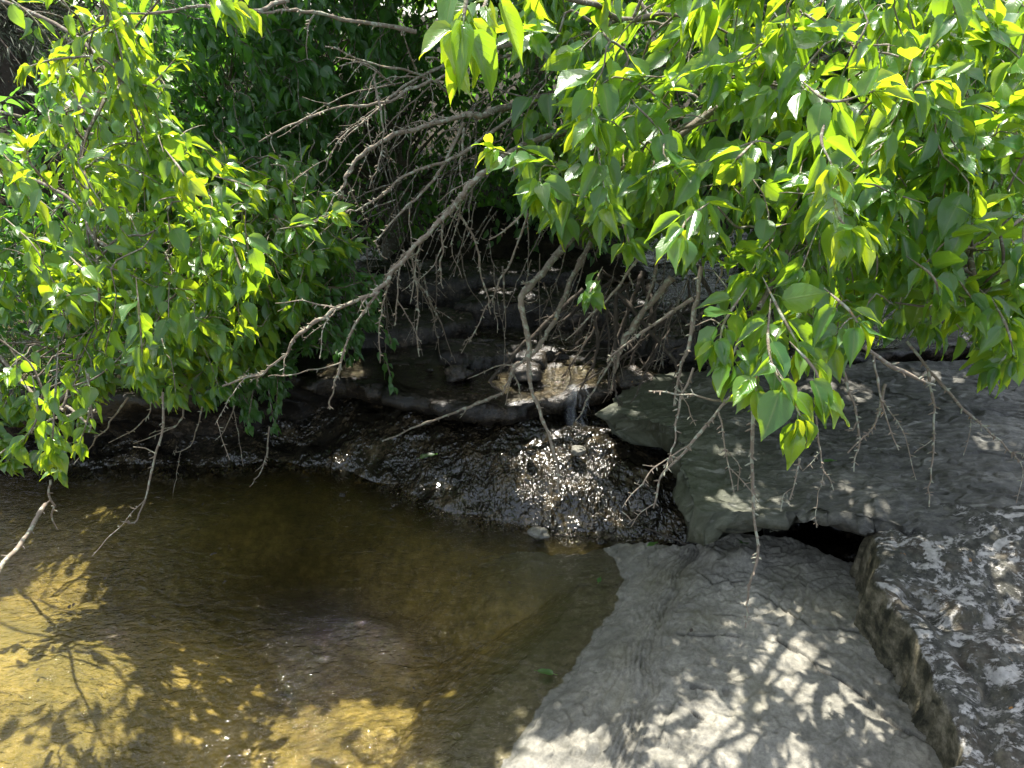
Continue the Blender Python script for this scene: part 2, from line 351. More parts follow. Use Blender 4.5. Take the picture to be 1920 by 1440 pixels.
# flaking strata: thin terraces
f = fbm(P * np.array([2.6, 2.6, 1]), 5, 41) * 2.2 + 34 * np.clip(sg, -.13, .06) + 5 * np.clip(sg - .06, 0, 2)
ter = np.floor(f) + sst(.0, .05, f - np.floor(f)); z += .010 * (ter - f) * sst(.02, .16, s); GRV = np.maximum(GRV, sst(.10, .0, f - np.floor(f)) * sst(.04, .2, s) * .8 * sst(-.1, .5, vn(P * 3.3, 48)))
f2 = fbm(P * np.array([6, 6, 1]), 5, 47) * 2.2 + 6 * sg; ter = np.floor(f2) + sst(0, .06, f2 - np.floor(f2))
z += .005 * (ter - f2) * sst(.05, .25, s) * (.3 + .7 * sst(-.2, .3, vn(P * 2.3, 49))); CRK = np.zeros(len(P))
z += .006 * fbm(P * 5, 3, 42) + .0032 * fbm(P * 30, 4, 43, .6)
for cr in ([(1415, 1120), (1460, 1150), (1520, 1190), (1575, 1195), (1640, 1210)],
           [(1340, 1155), (1375, 1160), (1420, 1175), (1455, 1185)], [(1270, 1180), (1300, 1190), (1345, 1195), (1385, 1205)],
           [(1450, 1210), (1480, 1230), (1515, 1245), (1530, 1270), (1570, 1295), (1620, 1335), (1670, 1380), (1735, 1420)],
           [(1310, 1065), (1335, 1095), (1370, 1090), (1395, 1092)], [(1275, 1320), (1300, 1335), (1320, 1350)], [(1300, 1290), (1340, 1297)]):
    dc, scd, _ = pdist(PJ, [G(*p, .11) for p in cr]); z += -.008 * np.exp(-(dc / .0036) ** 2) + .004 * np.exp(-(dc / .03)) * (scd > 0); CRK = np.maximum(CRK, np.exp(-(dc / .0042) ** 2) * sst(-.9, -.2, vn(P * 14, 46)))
z += .045 * sst(.10, .0, np.hypot((P[:, 0] - G(1390, 1060, .1)[0]) / 1.1, P[:, 1] - G(1390, 1060, .1)[1] + .01 * vn(P * 15, 77)))
z += .035 * np.exp(-((P[:, 0] - G(1335, 1045, .1)[0]) / .03) ** 2 - ((P[:, 1] - G(1335, 1050, .1)[1]) / .07) ** 2)
z -= .30 * sst(.01, -.07, eb + .012 * vn(P * 20, 44))
z = np.maximum(z, -.7)
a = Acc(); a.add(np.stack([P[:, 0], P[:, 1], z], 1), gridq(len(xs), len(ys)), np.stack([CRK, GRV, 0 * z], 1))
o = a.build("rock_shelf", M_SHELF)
tag(o, "pale grey limestone shelf with thin cracks sloping under the pool water in the foreground", "rock")
# ---- lichen boulder (right)
def G2(px, py): # top plane of the boulder falls towards the viewer
    z = .38
    for _ in range(6): y = G(px, py, z)[1]; z = .30 + .08 * (y - 1.4) / .7
    return G(px, py, z)
LP = [G2(*p) for p in [(1640, 978), (1648, 1020), (1662, 1090), (1700, 1140), (1722, 1175), (1716, 1230), (1735, 1290), (1765, 1345), (1790, 1400), (1785, 1428), (1700, 1430), (1590, 1440)]]
LP += [np.array([.55, .95, 0]), np.array([.5, .2, 0]), np.array([2.9, .2, 0]), np.array([2.9, 2.4, 0]), G2(1900, 960), G2(1700, 940), G2(1645, 955)]
xs = np.arange(.35, 2.4, .0055); ys = np.arange(.5, 2.3, .0055); X, Y = np.meshgrid(xs, ys); P = xy3(X, Y)
PJ = P.copy(); PJ[:, 0] += .035 * fbm(P * 6, 5, 51); PJ[:, 1] += .018 * fbm(P * 8, 4, 52)
sdv = sdpoly(PJ, LP)
wid = .03 + .05 * sst(1.55, 2.0, P[:, 1])
side = sst(0, 1, (sdv + wid) / (wid + .012))
top = .30 + .08 * (P[:, 1] - 1.4) / .7 + .03 * fbm(P * 2.3, 4, 53) + .010 * fbm(P * 11, 4, 54) + .004 * fbm(P * 40, 3, 57)
gx, gy = G2(1800, 1170)[:2]
dg, _, _ = pdist(PJ, [G2(*p) for p in [(1730, 1120), (1790, 1170), (1840, 1165), (1920, 1130)]]); top -= .04 * np.exp(-(dg / .03) ** 2)
dg, _, _ = pdist(PJ, [G2(*p) for p in [(1800, 1200), (1840, 1280), (1830, 1350), (1860, 1440)]]); top -= .03 * np.exp(-(dg / .035) ** 2)
top -= .022 * np.exp(-np.maximum(sdv, 0) / .05) ** 1.5; top += .03 * sst(1.75, 2.0, P[:, 1])
z = (-.35) + (top + .35) * side ** .8
z += .022 * fbm(P * 14, 4, 55) * (1 - side)
xx = P[:, 0] + .045 * fbm(np.stack([P[:, 0] * 4, P[:, 1] * 5, z * 14], 1), 3, 56) * (1 - side) * (sdv > -.1)
a = Acc(); a.add(np.stack([xx, P[:, 1], z], 1), gridq(len(xs), len(ys)))
tag(a.build("boulder", M_LICH), "dark boulder crusted with white and rusty lichen at the right edge", "rock")
# ---- slabs with overhang: rings around an outline
def ring_rock(name, outline, ctr, ztop, prof, mat, n=420, k=90, seed=60, amp=.02, und=.02, tilt=(0, 0), parent=None, edge=.012, thin=False):
    outl = np.array([p[:2] for p in outline]); L = np.roll(outl, -1, 0)
    seg = np.linalg.norm(L - outl, axis=1); cum = np.concatenate([[0], np.cumsum(seg)]); t = np.linspace(0, cum[-1], n, endpoint=False)
    cl = np.vstack([outl, outl[:1]])
    ox = np.interp(t, cum, cl[:, 0]); oy = np.interp(t, cum, cl[:, 1])
    for _ in range(3): ox = .25 * np.roll(ox, 1) + .5 * ox + .25 * np.roll(ox, -1); oy = .25 * np.roll(oy, 1) + .5 * oy + .25 * np.roll(oy, -1)
    O = np.stack([ox, oy, np.zeros(n)], 1); c = np.array([ctr[0], ctr[1], 0.])
    jr = edge * fbm(O * 7, 4, seed)
    dirn = c - O; dl = np.linalg.norm(dirn, axis=1, keepdims=True); dirn /= dl
    rows = []
    for ins, zz in prof:
        if thin: zz = zz * (1 - .25 * sst(.72, .9, ox)) 
        else: zz = zz + 0 * ox
        jj = .02 * fbm(np.stack([ox * 6, oy * 6, zz * 25], 1), 3, seed + 3)
        q = O + dirn * (ins + jr[:, None] + jj[:, None]); q[:, 2] = ztop + zz; rows.append(q)
    i0 = prof[-1][0]
    for s_ in np.linspace(0, 1, k)[1:] ** 1.15:
        q = O + dirn * (i0 + jr[:, None]); q = q + (c - q) * s_ * .999; q[:, 2] = ztop + prof[-1][1]; rows.append(q)
    V = np.array(rows).reshape(-1, 3)
    tp = V[:, 2] >= ztop + prof[-1][1] - 1e-6
    f = fbm(V * np.array([2.5, 5, 1]), 4, seed + 7) * 2.5; ter = np.floor(f) + sst(0, .05, f - np.floor(f))
    V[:, 2] += und * fbm(V * 2.2, 4, seed + 1) + tp * (.010 * (ter - f) + .004 * fbm(V * np.array([14, 26, 1]), 5, seed + 2, .6)) + tilt[0] * (V[:, 0] - c[0]) + tilt[1] * (V[:, 1] - c[1])
    V += (~tp)[:, None] * amp * np.stack([fbm(V * 9, 4, seed + 4), fbm(V * 9, 4, seed + 5), .6 * fbm(V * 9, 4, seed + 6)], 1)
    a = Acc(); a.add(V, gridq(n, len(rows), True)); return a.build(name, mat, parent)
SL = [G(*p, .42) for p in [(1125, 765), (1175, 785), (1235, 800), (1285, 835), (1262, 885), (1280, 930), (1312, 966), (1390, 952), (1500, 960), (1620, 970), (1760, 985), (2050, 1000), (2350, 900), (2250, 690), (1900, 672), (1500, 680), (1230, 712), (1150, 740)]]
o = ring_rock("rock_slab", SL, (1.35, 2.75), .41, [(.60, -.45), (.50, -.30), (.40, -.20), (.22, -.155), (.10, -.13), (.035, -.10), (.0, -.05), (.003, -.015), (.02, 0)], M_SLAB, seed=70, n=800, k=190, edge=.035, amp=.05, und=.03, thin=True)
tag(o, "broad damp dark grey slab with a mossy overhanging lip, right of the cascade", "rock")
# cascade rock (wet slope)
CW = [G(*p, 0) for p in [(-300, 880), (300, 872), (470, 868), (560, 868), (640, 880), (740, 915), (850, 962), (980, 985), (1080, 1002), (1200, 1010), (1320, 1030), (1600, 1060)]]
xs = np.arange(-3.3, 1.7, .008); ys = np.arange(2.2, 4.0, .0075); X, Y = np.meshgrid(xs, ys); P = xy3(X, Y)
PJ = P + np.stack([.03 * fbm(P * 5, 3, 81), .03 * fbm(P * 5, 3, 82), np.zeros(len(P))], 1)
d, sdd, _ = pdist(PJ, CW); s = sdd * d
z = np.where(s < 0, s * (.35 + .75 * sst(-1.6, -.7, P[:, 0])), .26 * (1 - np.exp(-np.maximum(s, 0) / .30)))
m1 = G(1050, 810, .2); z += .025 * np.exp(-((P[:, 0] - m1[0]) / .16) ** 2 - ((P[:, 1] - m1[1]) / .16) ** 2)
z -= .12 * sst(.55, .9, P[:, 0]) * sst(0, .2, s)
z -= .10 * sst(-.75, -1.1, P[:, 0]) * sst(0, .2, s)
z += .030 * fbm(P * 6, 4, 83) * sst(-.1, .1, s) + sst(-.08, 0, s) * (.007 * fbm(P * np.array([18, 8, 1]), 3, 84) + .0012 * fbm(P * 60, 3, 85))
z = np.maximum(z, -.6)
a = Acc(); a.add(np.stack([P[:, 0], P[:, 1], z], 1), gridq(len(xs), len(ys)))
tag(a.build("cascade_rock", M_WET), "wet black rock slope glittering below the ledge, water running over it into the pool", "rock")
# back ledge
LD = [G(*p, .40) for p in [(-500, 720), (100, 740), (330, 730), (500, 712), (560, 702), (620, 712), (700, 716), (780, 735), (860, 745), (940, 748), (1010, 745), (1080, 725), (1110, 728), (1150, 720), (1300, 700), (1600, 660), (2200, 640)]]
LD += [np.array([3.6, 6.4, 0]), np.array([-4.2, 6.4, 0])]
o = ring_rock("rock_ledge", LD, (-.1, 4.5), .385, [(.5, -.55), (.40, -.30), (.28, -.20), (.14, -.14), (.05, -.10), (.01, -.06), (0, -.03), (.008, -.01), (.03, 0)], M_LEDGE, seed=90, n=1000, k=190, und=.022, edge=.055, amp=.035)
tag(o, "dark undercut limestone ledge that the upper stream flows over", "rock")
xs = np.arange(-3.8, 3.4, .05); ys = np.arange(2.9, 6.2, .05)
a = Acc(); X, Y = np.meshgrid(xs, ys); fr = np.interp(X, [p[0] for p in LD[:17]], [p[1] for p in LD[:17]])
Z = np.where(Y < fr + .03, .30, .395) ; a.add(np.stack([X, np.maximum(Y, fr + .05), np.full(X.shape, .395)], -1).reshape(-1, 3), gridq(len(xs), len(ys)))
tag(a.build("stream_water", M_STREAM), kind="structure")
for k, (cx, cy0, wx, wy, h, lb) in enumerate([(-.75, 3.9, .5, .25, .09, "low dark stone step in the stream bed on the left, under the shrub"), (.25, 4.15, .62, .22, .12, "long dark stone step across the middle of the upper stream"),
                                       (-.35, 4.6, .7, .25, .18, "dark stone shelf at the back of the hollow"), (1.0, 3.75, .45, .3, .12, "dark block half buried under the root tangle"), (-.1, 3.55, .34, .14, .05, "thin wet plate of rock just behind the ledge lip")]):
    th = np.linspace(0, 2 * np.pi, 14, endpoint=False); rr = 1 + .22 * rng.uniform(-1, 1, 14)
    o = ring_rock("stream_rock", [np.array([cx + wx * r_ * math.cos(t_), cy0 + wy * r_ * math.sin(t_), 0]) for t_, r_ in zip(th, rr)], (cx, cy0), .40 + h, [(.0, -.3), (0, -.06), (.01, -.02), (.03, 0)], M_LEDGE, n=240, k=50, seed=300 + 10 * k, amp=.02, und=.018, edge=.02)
    tag(o, lb, "rock")
# small stones
def stone_obj(name, c, r, mat, seed, label, group=None, sq=(1, .8, .55)):
    n, k = 40, 20; th = np.linspace(0, 2 * np.pi, n, endpoint=False); ph = np.linspace(.03, np.pi - .03, k)
    D = np.stack([np.outer(np.sin(ph), np.cos(th)), np.outer(np.sin(ph), np.sin(th)), np.outer(np.cos(ph), np.ones(n))], -1).reshape(-1, 3)
    q = D * (1 + .28 * fbm(D * 1.6, 3, seed) + .06 * fbm(D * 6, 3, seed + 1))[:, None]; q = q * np.array(sq) * r
    a = Acc(); a.add(q + c, gridq(n, k, True)); return tag(a.build(name, mat, origin=c), label, "rock", group)
for (px, py, z, r, lb, mt) in [(985, 700, .42, .085, "rounded pale brown stone on the ledge lip under the hanging grey branch", M_LEDGE),
                           (940, 665, .43, .06, "small tan stone behind the rounded stone on the ledge", M_LEDGE),
                           (1190, 712, .42, .09, "low wet stone beside the top of the little waterfall", M_LEDGE),
                           (1010, 1000, .0, .045, "yellow-green pebble lying half submerged at the foot of the cascade", M_SHELF),
                           (1085, 985, -.01, .07, "flat dark wet stone at the water's edge under the black rock slope", M_WET),
                           (1085, 845, .22, .035, "small yellowish stone on the glittering wet slope", M_SHELF),
                           (1200, 992, -.02, .09, "dim damp stone wedged in the gap left of the overhanging slab", M_WET),
                           (860, 700, .42, .07, "dark knobbly stone at the ledge lip left of the rounded stone", M_LEDGE)]:
    stone_obj("stone", G(px, py, z), r, mt, int(px), lb, "loose stones by the water")
for k in range(20):
    px, py = [(rng.uniform(620, 1180), rng.uniform(800, 960)), (rng.uniform(700, 1250), rng.uniform(600, 700)), (rng.uniform(1100, 1330), rng.uniform(960, 1020))][k % 3]
    zz = [.0, .41, .0][k % 3]
    if k % 3 == 0: zz = max(0, .26 * (1 - math.exp(-max(0, (960 - py) * .0042) / .3)))
    stone_obj("pebble", G(px, py, zz + .005), rng.uniform(.010, .024), [M_LEDGE, M_WET, M_WET][rng.integers(0, 3)], 200 + k, "small wet pebble lying loose on dark rock around the cascade", "pebbles around the cascade")
# waterfalls
def fall(name, top, bot, wd, label):
    top = np.array(top); bot = np.array(bot); n = 14; k = 24; t = np.linspace(0, 1, k)
    a = Acc(); u = np.linspace(-1, 1, n)
    X = top[0] + (bot[0] - top[0]) * t[:, None] + u[None] * wd * (1 + .5 * t[:, None]) + .008 * vn(np.stack([np.tile(u * 3, k), np.repeat(t * 6, n), np.zeros(n * k)], 1), 3).reshape(k, n)
    Yy = top[1] + (bot[1] - top[1]) * (t ** .6)[:, None] + .03 * (u ** 2)[None] + .01 * vn(np.stack([np.tile(u * 5, k), np.repeat(t * 2, n), np.ones(n * k)], 1), 4).reshape(k, n)
    Zz = top[2] + (bot[2] - top[2]) * (t ** 1.6)[:, None] + 0 * u[None]
    A = np.stack([np.broadcast_to(u[None], (k, n)), np.broadcast_to(t[:, None], (k, n)), np.zeros((k, n))], -1).reshape(-1, 3)
    a.add(np.stack([X, Yy, Zz], -1).reshape(-1, 3), gridq(n, k), A); o = a.build(name, M_FOAM); tag(o, label, "waterfall", kind="structure")
fall("waterfall", at(1082, 722, 3.06), at(1092, 800, 2.94), .06, None)
def scum(pts, wd):
    c = crom([G(*p, .004) for p in pts], 30); a = Acc(); t = np.gradient(c, axis=0); nn = nrmz(np.stack([-t[:, 1], t[:, 0], 0 * t[:, 0]], 1)); u = np.linspace(-1, 1, 8)
    V = c[:, None] + nn[:, None] * (u[None, :, None] * wd * (.6 + .4 * np.sin(np.linspace(0, 9, 30)))[:, None, None])
    A = np.stack([np.broadcast_to(np.linspace(0, 3, 30)[:, None], (30, 8)), np.broadcast_to(u[None] * 3, (30, 8)), np.zeros((30, 8))], -1).reshape(-1, 3)
    a.add(V.reshape(-1, 3), gridq(8, 30), A); tag(a.build("water_foam", M_FOAM), kind="structure")
scum([(250, 862), (330, 856), (420, 862), (520, 866)], .02); scum([(430, 868), (500, 872), (560, 880)], .015)
scum([(900, 958), (960, 972), (1000, 978), (1030, 990)], .014); scum([(1060, 1010), (1085, 1000), (1100, 1010)], .008)
# ------------------------------------------------------------------ leaves
US = np.array([0, .07, .2, .38, .56, .72, .86, .95, 1.0]); WS = np.array([.05, .62, .97, .98, .76, .44, .17, .06, .01])
VS = np.array([-1, -.5, 0, .5, 1.0])
US2 = np.array([0, .22, .55, .82, 1.0]); WS2 = np.array([.12, .95, .85, .35, .02]); VS2 = np.array([-1, 0, 1.0])
def leaves(acc, base, axis, nrm, L, Wd, curl, fold, rnd, hi=True, m=0):
    us, ws, vs = (US, WS, VS) if hi else (US2, WS2, VS2)
    n = len(base); A = nrmz(axis); Nn = nrmz(nrm - (nrm * A).sum(1, keepdims=True) * A); S = np.cross(A, Nn)
    ku, kv = len(us), len(vs)
    uu = np.repeat(us, kv); vv = np.tile(vs, ku); ww = np.repeat(ws, kv)
    x = ww * vv * .5; L_ = L[:, None]; W_ = Wd[:, None]
    X = x[None] * W_ * np.cos(fold[:, None] * np.abs(vv)[None])
    Zl = np.abs(x)[None] * W_ * np.sin(fold[:, None]) - curl[:, None] * L_ * (uu[None] ** 2)
    if hi:
        phs = rng.uniform(0, 6.28, (n, 1)); Zl = Zl + .035 * L_ * (np.abs(vv) ** 2)[None] * np.sin(uu[None] * 11 + phs + vv[None] * 1.5)
        X = X + (uu[None] ** 2) * L_ * rng.uniform(-.10, .10, (n, 1))
    Yl = (uu[None] - .04 * (1 - np.abs(vv))[None] * 0) * L_ * (1 - .25 * np.abs(curl[:, None]) * uu[None] ** 2) - .06 * L_ * (np.abs(vv) * (uu < .15))[None]
    V = base[:, None] + X[..., None] * S[:, None] + Yl[..., None] * A[:, None] + Zl[..., None] * Nn[:, None]
    q = gridq(kv, ku); Q = (q[None] + (np.arange(n) * ku * kv)[:, None, None]).reshape(-1, 4)
    at_ = np.stack([np.broadcast_to(uu, (n, ku * kv)), np.broadcast_to(vv, (n, ku * kv)), np.broadcast_to(rnd[:, None], (n, ku * kv))], -1)
    acc.add(V.reshape(-1, 3), Q, at_.reshape(-1, 3), m)
def rv(n=1, s=1.0): return rng.normal(0, s, (n, 3))
def grow(p0, p1, sag=.15, jit=.02, n=12):
    """a curved twig from p0 to p1"""
    p0 = np.asarray(p0); p1 = np.asarray(p1); L = np.linalg.norm(p1 - p0); t = np.linspace(0, 1, n)[:, None]
    p = p0 + (p1 - p0) * t; p[:, 2] += (sag * L * 4 * t * (1 - t))[:, 0]
    off = crom(rv(5, jit * L), n); off *= np.minimum(1, 4 * t); return p + off
def spray(acc, pts, L=.085, step=.03, hi=True, young=.35, tipn=5, r=.0022, leafless=.15, droop=.75, pet=.3, lm=0, bm=1):
    """leaves set along a twig with a tuft at its end"""
    pts = np.asarray(pts); seg = np.linalg.norm(np.diff(pts, axis=0), axis=1); cum = np.concatenate([[0], np.cumsum(seg)]); T = cum[-1]
    tube(acc, pts, np.interp(np.linspace(0, 1, len(pts)), [0, .35, 1], [r * .35, r * 1.2, r * .7]), 5 if hi else 3, m=bm, rough=.15)
    s = np.arange(T * leafless + step * rng.uniform(.2, 1), T, step) if T > step else np.array([])
    s = np.concatenate([s, np.full(tipn, T) - rng.uniform(0, .012, tipn)]); n = len(s)
    if n == 0: return
    B = np.stack([np.interp(s, cum, pts[:, i]) for i in range(3)], 1)
    tg = nrmz(np.stack([np.interp(s, cum, np.gradient(pts[:, i])) for i in range(3)], 1))
    ref = nrmz(np.cross(tg, np.tile([[.1, -.2, 1.]], (n, 1)))); ref2 = np.cross(tg, ref)
    ang = np.arange(n) * 2.6 + rng.uniform(0, 6.28) + rng.normal(0, .35, n)
    S = ref * np.cos(ang)[:, None] + ref2 * np.sin(ang)[:, None] * .7
    f = (s / T)[:, None]; Ls = L * (1 - .28 * f[:, 0] ** 2) * rng.uniform(.62, 1.16, n)
    g = np.array([[0, 0, -1.]])
    pd = nrmz(S * .9 + tg * (.5 + .5 * f) + g * .15 + rv(n, .15)); pl = Ls * pet * rng.uniform(.7, 1.3, n)
    E = B + pd * pl[:, None]; E[:, 2] -= pl * .12
    ax = nrmz(pd * .95 + tg * .25 + g * droop * rng.uniform(-.1, 1.25, (n, 1)) + rv(n, .30))
    nr = np.array([[0, -.30, 1.]]) + rv(n, .38)
    # blades that hang turn their face outwards
    nr = nr + pd * np.maximum(0, -ax[:, 2:3]) * .45
    rnd = np.clip(rng.normal(.38, .16, n) + young * (f[:, 0] ** 2) * .6, 0, 1)
    leaves(acc, E, ax, nr, Ls, Ls * rng.uniform(.46, .70, n), rng.uniform(-.05, .45, n), rng.uniform(.12, .95, n), rnd, hi, lm)
    # petioles
    mid = (B + E) / 2 + np.array([0, 0, .1]) * pl[:, None]
    pr = .0011 if hi else .001
    side = nrmz(np.cross(pd, ref + .01)); sd2 = np.cross(pd, side)
    for k in range(3): pass
    V = []
    for c in (B, mid, E):
        for k in range(3):
            an = k * 2.094; V.append(c + (side * math.cos(an) + sd2 * math.sin(an)) * pr)
    V = np.stack(V, 1); q = gridq(3, 3, True); Q = (q[None] + (np.arange(n) * 9)[:, None, None]).reshape(-1, 4)
    acc.add(V.reshape(-1, 3), Q, np.tile([[.5, 0.0, .9]], (n * 9, 1)), lm)
def bare(acc, pts, r0, r1, spurs=1.0, twigs=1.0, lvl=0, m=0, jit=.0042, sides=6):
    """gnarled leafless branch with knobs, spurs and side twigs"""
    pts = np.asarray(pts, float); L = np.linalg.norm(np.diff(pts, axis=0), axis=1).sum(); n = max(8, int(L / .012))
    c = crom(pts, n); kk = max(4, int(L / .035) + 2); jk = rv(kk, jit * .75); c = c + np.stack([np.interp(np.linspace(0, kk - 1, n), np.arange(kk), jk[:, i]) for i in range(3)], 1) * np.minimum(1, np.linspace(0, 6, n))[:, None]
    r = np.linspace(r0, r1, n) * (1 + .22 * np.abs(np.interp(np.arange(n), np.arange(0, n + 3, 3), rng.normal(0, 1, len(np.arange(0, n + 3, 3))))))
    tube(acc, c, r, sides, m=m, rough=.22)
    tg = nrmz(np.gradient(c, axis=0))
    k = int(L / .022 * spurs)
    for i in rng.integers(1, n - 1, k):
        d = nrmz(np.cross(tg[i], rv(1)[0])); d = nrmz(d + tg[i] * .5)
        ln = rng.uniform(.005, .016) + r[i]; rr = min(r[i] * .8, .0022)
        tube(acc, [c[i], c[i] + d * ln * .6, c[i] + d * ln], [rr, rr * 1.15, rr * .5], 4, m=m)
    if lvl < 2:
        k = rng.poisson(L / .14 * twigs)
        for i in rng.integers(n // 8, n - 1, k):
            d = nrmz(np.cross(tg[i], rv(1)[0])); d = nrmz(d * .8 + tg[i] * .7 + np.array([0, 0, -.35])); ln = rng.uniform(.05, .22) * (1 if lvl == 0 else .5)
            e = c[i] + d * ln + rv(1, .015)[0] + np.array([0, 0, -.12 * ln])
            bare(acc, [c[i], c[i] + d * ln * .5, e], min(r[i] * .6, .003), .0011, spurs, twigs * .7, lvl + 1, m, jit * .7, 4)
# ---- where sun flecks reach the ground in the photograph: leaves are left out there to let it through
FL = [(40, 1120, 120, 150, .95), (90, 1330, 170, 130, .97), (630, 1350, 170, 100, .97), (480, 1400, 150, 60, .8), (860, 1370, 130, 80, .5),
      (1180, 1390, 230, 80, .95), (1000, 1420, 120, 40, .8), (1290, 1260, 160, 110, .35), (1540, 1250, 140, 120, .45), (1450, 1400, 120, 60, .4),
      (1052, 832, 105, 70, .97), (650, 768, 60, 28, .9), (830, 860, 110, 60, .3), (1000, 690, 110, 35, .85), (1210, 710, 80, 40, .7),
      (850, 600, 130, 50, .15), (1450, 900, 200, 90, .6), (1620, 740, 300, 80, .65), (1850, 1150, 110, 150, .35), (1120, 950, 130, 60, .3)]
def fleck(p):
    """probability that a leaf at p is missing, from where its shadow lands"""
    p = np.atleast_2d(p); t = (p[:, 2] - .1) / SUND[2]; q = p - SUND[None] * t[:, None]
    px, py = topix(q); o = np.zeros(len(p)); ok = q[:, 1] > .9
    for cx, cy_, rx, ry, st in FL:
        d = ((px - cx) / rx) ** 2 + ((py - cy_) / ry) ** 2; o = np.maximum(o, st * sst(1.5, .6, d) * ok)
    return o
KEY = [(1050, 832, 98, 62, .22), (650, 768, 55, 20, .22), (1010, 695, 85, 26, .42), (630, 1350, 160, 90, -.16), (100, 1340, 150, 110, -.12), (40, 1130, 100, 100, -.12), (1385, 852, 55, 9, .42), (1430, 935, 60, 12, .42), (1350, 930, 25, 14, .4), (1560, 905, 60, 12, .42), (1700, 745, 90, 10, .42), (1560, 720, 70, 8, .42), (1830, 830, 70, 10, .42), (1740, 700, 90, 8, .42), (1640, 950, 30, 8, .42), (1180, 955, 60, 10, .05), (1880, 1060, 30, 15, .38), (1440, 1130, 30, 8, .12), (1200, 1395, 270, 72, .1), (1560, 1330, 50, 25, .12), (1480, 1250, 60, 20, .12), (820, 860, 30, 14, .15), (1220, 705, 60, 20, .42)]
def keyf(p):
    """1 where a leaf would shade one of the large sun patches"""
    p = np.atleast_2d(p); o = np.zeros(len(p))
    for cx, cy_, rx, ry, zz in KEY:
        c = G(cx, cy_, zz); ex = abs(G(cx + rx, cy_, zz)[0] - c[0]) + .035; ey = abs(G(cx, cy_ - ry, zz)[1] - c[1]) + .035
        q = p - SUND * ((p[:, 2:3] - zz) / SUND[2])
        o = np.maximum(o, (((q[:, 0] - c[0]) / ex) ** 2 + ((q[:, 1] - c[1]) / ey) ** 2 < 1) * (p[:, 2] > zz + .02))
    return o
def inpoly(px, py, poly):
    return sdpoly(np.array([[px, py]]), poly)[0] > 0
# ------------------------------------------------------------------ the near trees
def tree(name, loc, label, cat="tree"): return empty(name, loc, label=label, cat=cat)
def limbs_of(t, defs, name="limb"):
    pts = []
    for d in defs:
        a = Acc(); p, r0, r1 = d; c = crom(p, 26); c += crom(rv(8, .015), 26)
        tube(a, c, np.linspace(r0, r1, 26), 9, rough=.12); par(a.build(name, M_BARK), t); pts.append(c)
    return np.concatenate(pts)
def region(t, poly, Y0, Y1, n, L, step, mats, limbs, name="leafy_branch", hi=True, maxparts=95, dirn=(0, -.6, -.5), ln=(.16, .38), young=.35, fl=.6, used=None, yfun=None, droop=.5, conn=True, tipn=7):
    poly = np.array(poly, float); lo = poly.min(0); hi_ = poly.max(0); made = []
    tries = 0
    while len(made) < n and tries < n * 40:
        tries += 1; px, py = rng.uniform(lo, hi_)
        if not inpoly(px, py, poly): continue
        Yd = rng.uniform(Y0, Y1) if yfun is None else yfun(px, py) + rng.uniform(Y0, Y1)
        tip = at(px, py, Yd)
        if rng.random() < fl * fleck(tip)[0]: continue
        if tip[2] < .12: continue
        ll = rng.uniform(*ln); d = nrmz(np.array(dirn) + rv(1, .55)[0]); st = tip - d * ll; st[2] += ll * .25
        q = topix(st)
        if not inpoly(q[0][0], max(q[1][0], 1), poly) and q[1][0] > 0: 
            if rng.random() < .75: continue
        if keyf(np.linspace(st, tip, 6)).mean() > .1 and rng.random() < .96: continue
        made.append((Yd, st, tip))
    made.sort(key=lambda x: x[0]); rest = Acc(); nrest = 0; cn = Acc(); nc = 0
    for i, (Yd, st, tip) in enumerate(made):
        c = grow(st, tip, .12, .05)
        used[0] += 1
        if used[0] <= maxparts:
            a = Acc(); spray(a, c, L * rng.uniform(.85, 1.12), step, hi, young, tipn, droop=droop); par(a.build(name, mats), t)
        else: spray(rest, c, L * rng.uniform(.85, 1.12), step, hi, young, tipn, droop=droop); nrest += 1
        if conn and limbs is not None and i % 5 == 0:
            dd = np.linalg.norm(limbs - st, axis=1); j = np.argmin(dd)
            g_ = grow(limbs[j], st, .05, .06, 14); tube(cn, g_, np.linspace(.0045, .0028, 14), 5, rough=.2); nc += 1
    if nrest: o = par(rest.build("foliage", mats), t); o["kind"] = "stuff"
    if nc: o = par(cn.build("branchlets", [M_BARK]), t); o["kind"] = "stuff"
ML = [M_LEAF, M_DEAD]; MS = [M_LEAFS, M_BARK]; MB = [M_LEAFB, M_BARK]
def hero(t, pts, L, step, tipn=6, mats=ML, young=.6, droop=.8, r=.003, leafless=.15):
    c = crom([at(*p) for p in pts], 16); a = Acc(); spray(a, c, L, step, True, young, tipn, r, leafless, droop)
    return par(a.build("leafy_branch", mats), t)
# --- left tree
tl = tree("overhanging_tree", (-3.9, 4.6, .5), "leafy bright green tree leaning in over the pool from the left bank")
a = Acc(); tube(a, crom([(-3.9, 4.6, .2), (-3.8, 4.4, 1.2), (-3.6, 4.1, 2.2), (-3.4, 3.9, 3.4)], 30), np.linspace(.16, .09, 30), 14, rough=.08); par(a.build("trunk", M_BARK), tl)
limL = limbs_of(tl, [([(-3.8, 4.35, 1.5), at(60, 330, 3.2), at(200, 460, 2.7), at(330, 520, 2.5)], .009, .004),
                     ([(-3.85, 4.4, 1.0), at(30, 700, 2.9), at(110, 760, 2.4), at(150, 800, 2.1)], .009, .004),
                     ([(-3.75, 4.3, 1.8), at(250, 280, 3.4), at(430, 420, 3.0), at(540, 470, 2.8)], .009, .004),
                     ([(-3.65, 4.1, 2.3), at(120, 60, 3.0), at(160, 300, 2.5), at(180, 560, 2.2)], .009, .004)])
a = Acc(); bare(a, [at(180, -60, 2.5), at(197, 10, 2.5), at(232, 170, 2.45), at(262, 260, 2.45), at(290, 330, 2.5)], .010, .005, .3, .2); par(a.build("limb", M_BARK), tl)
uL = [0]
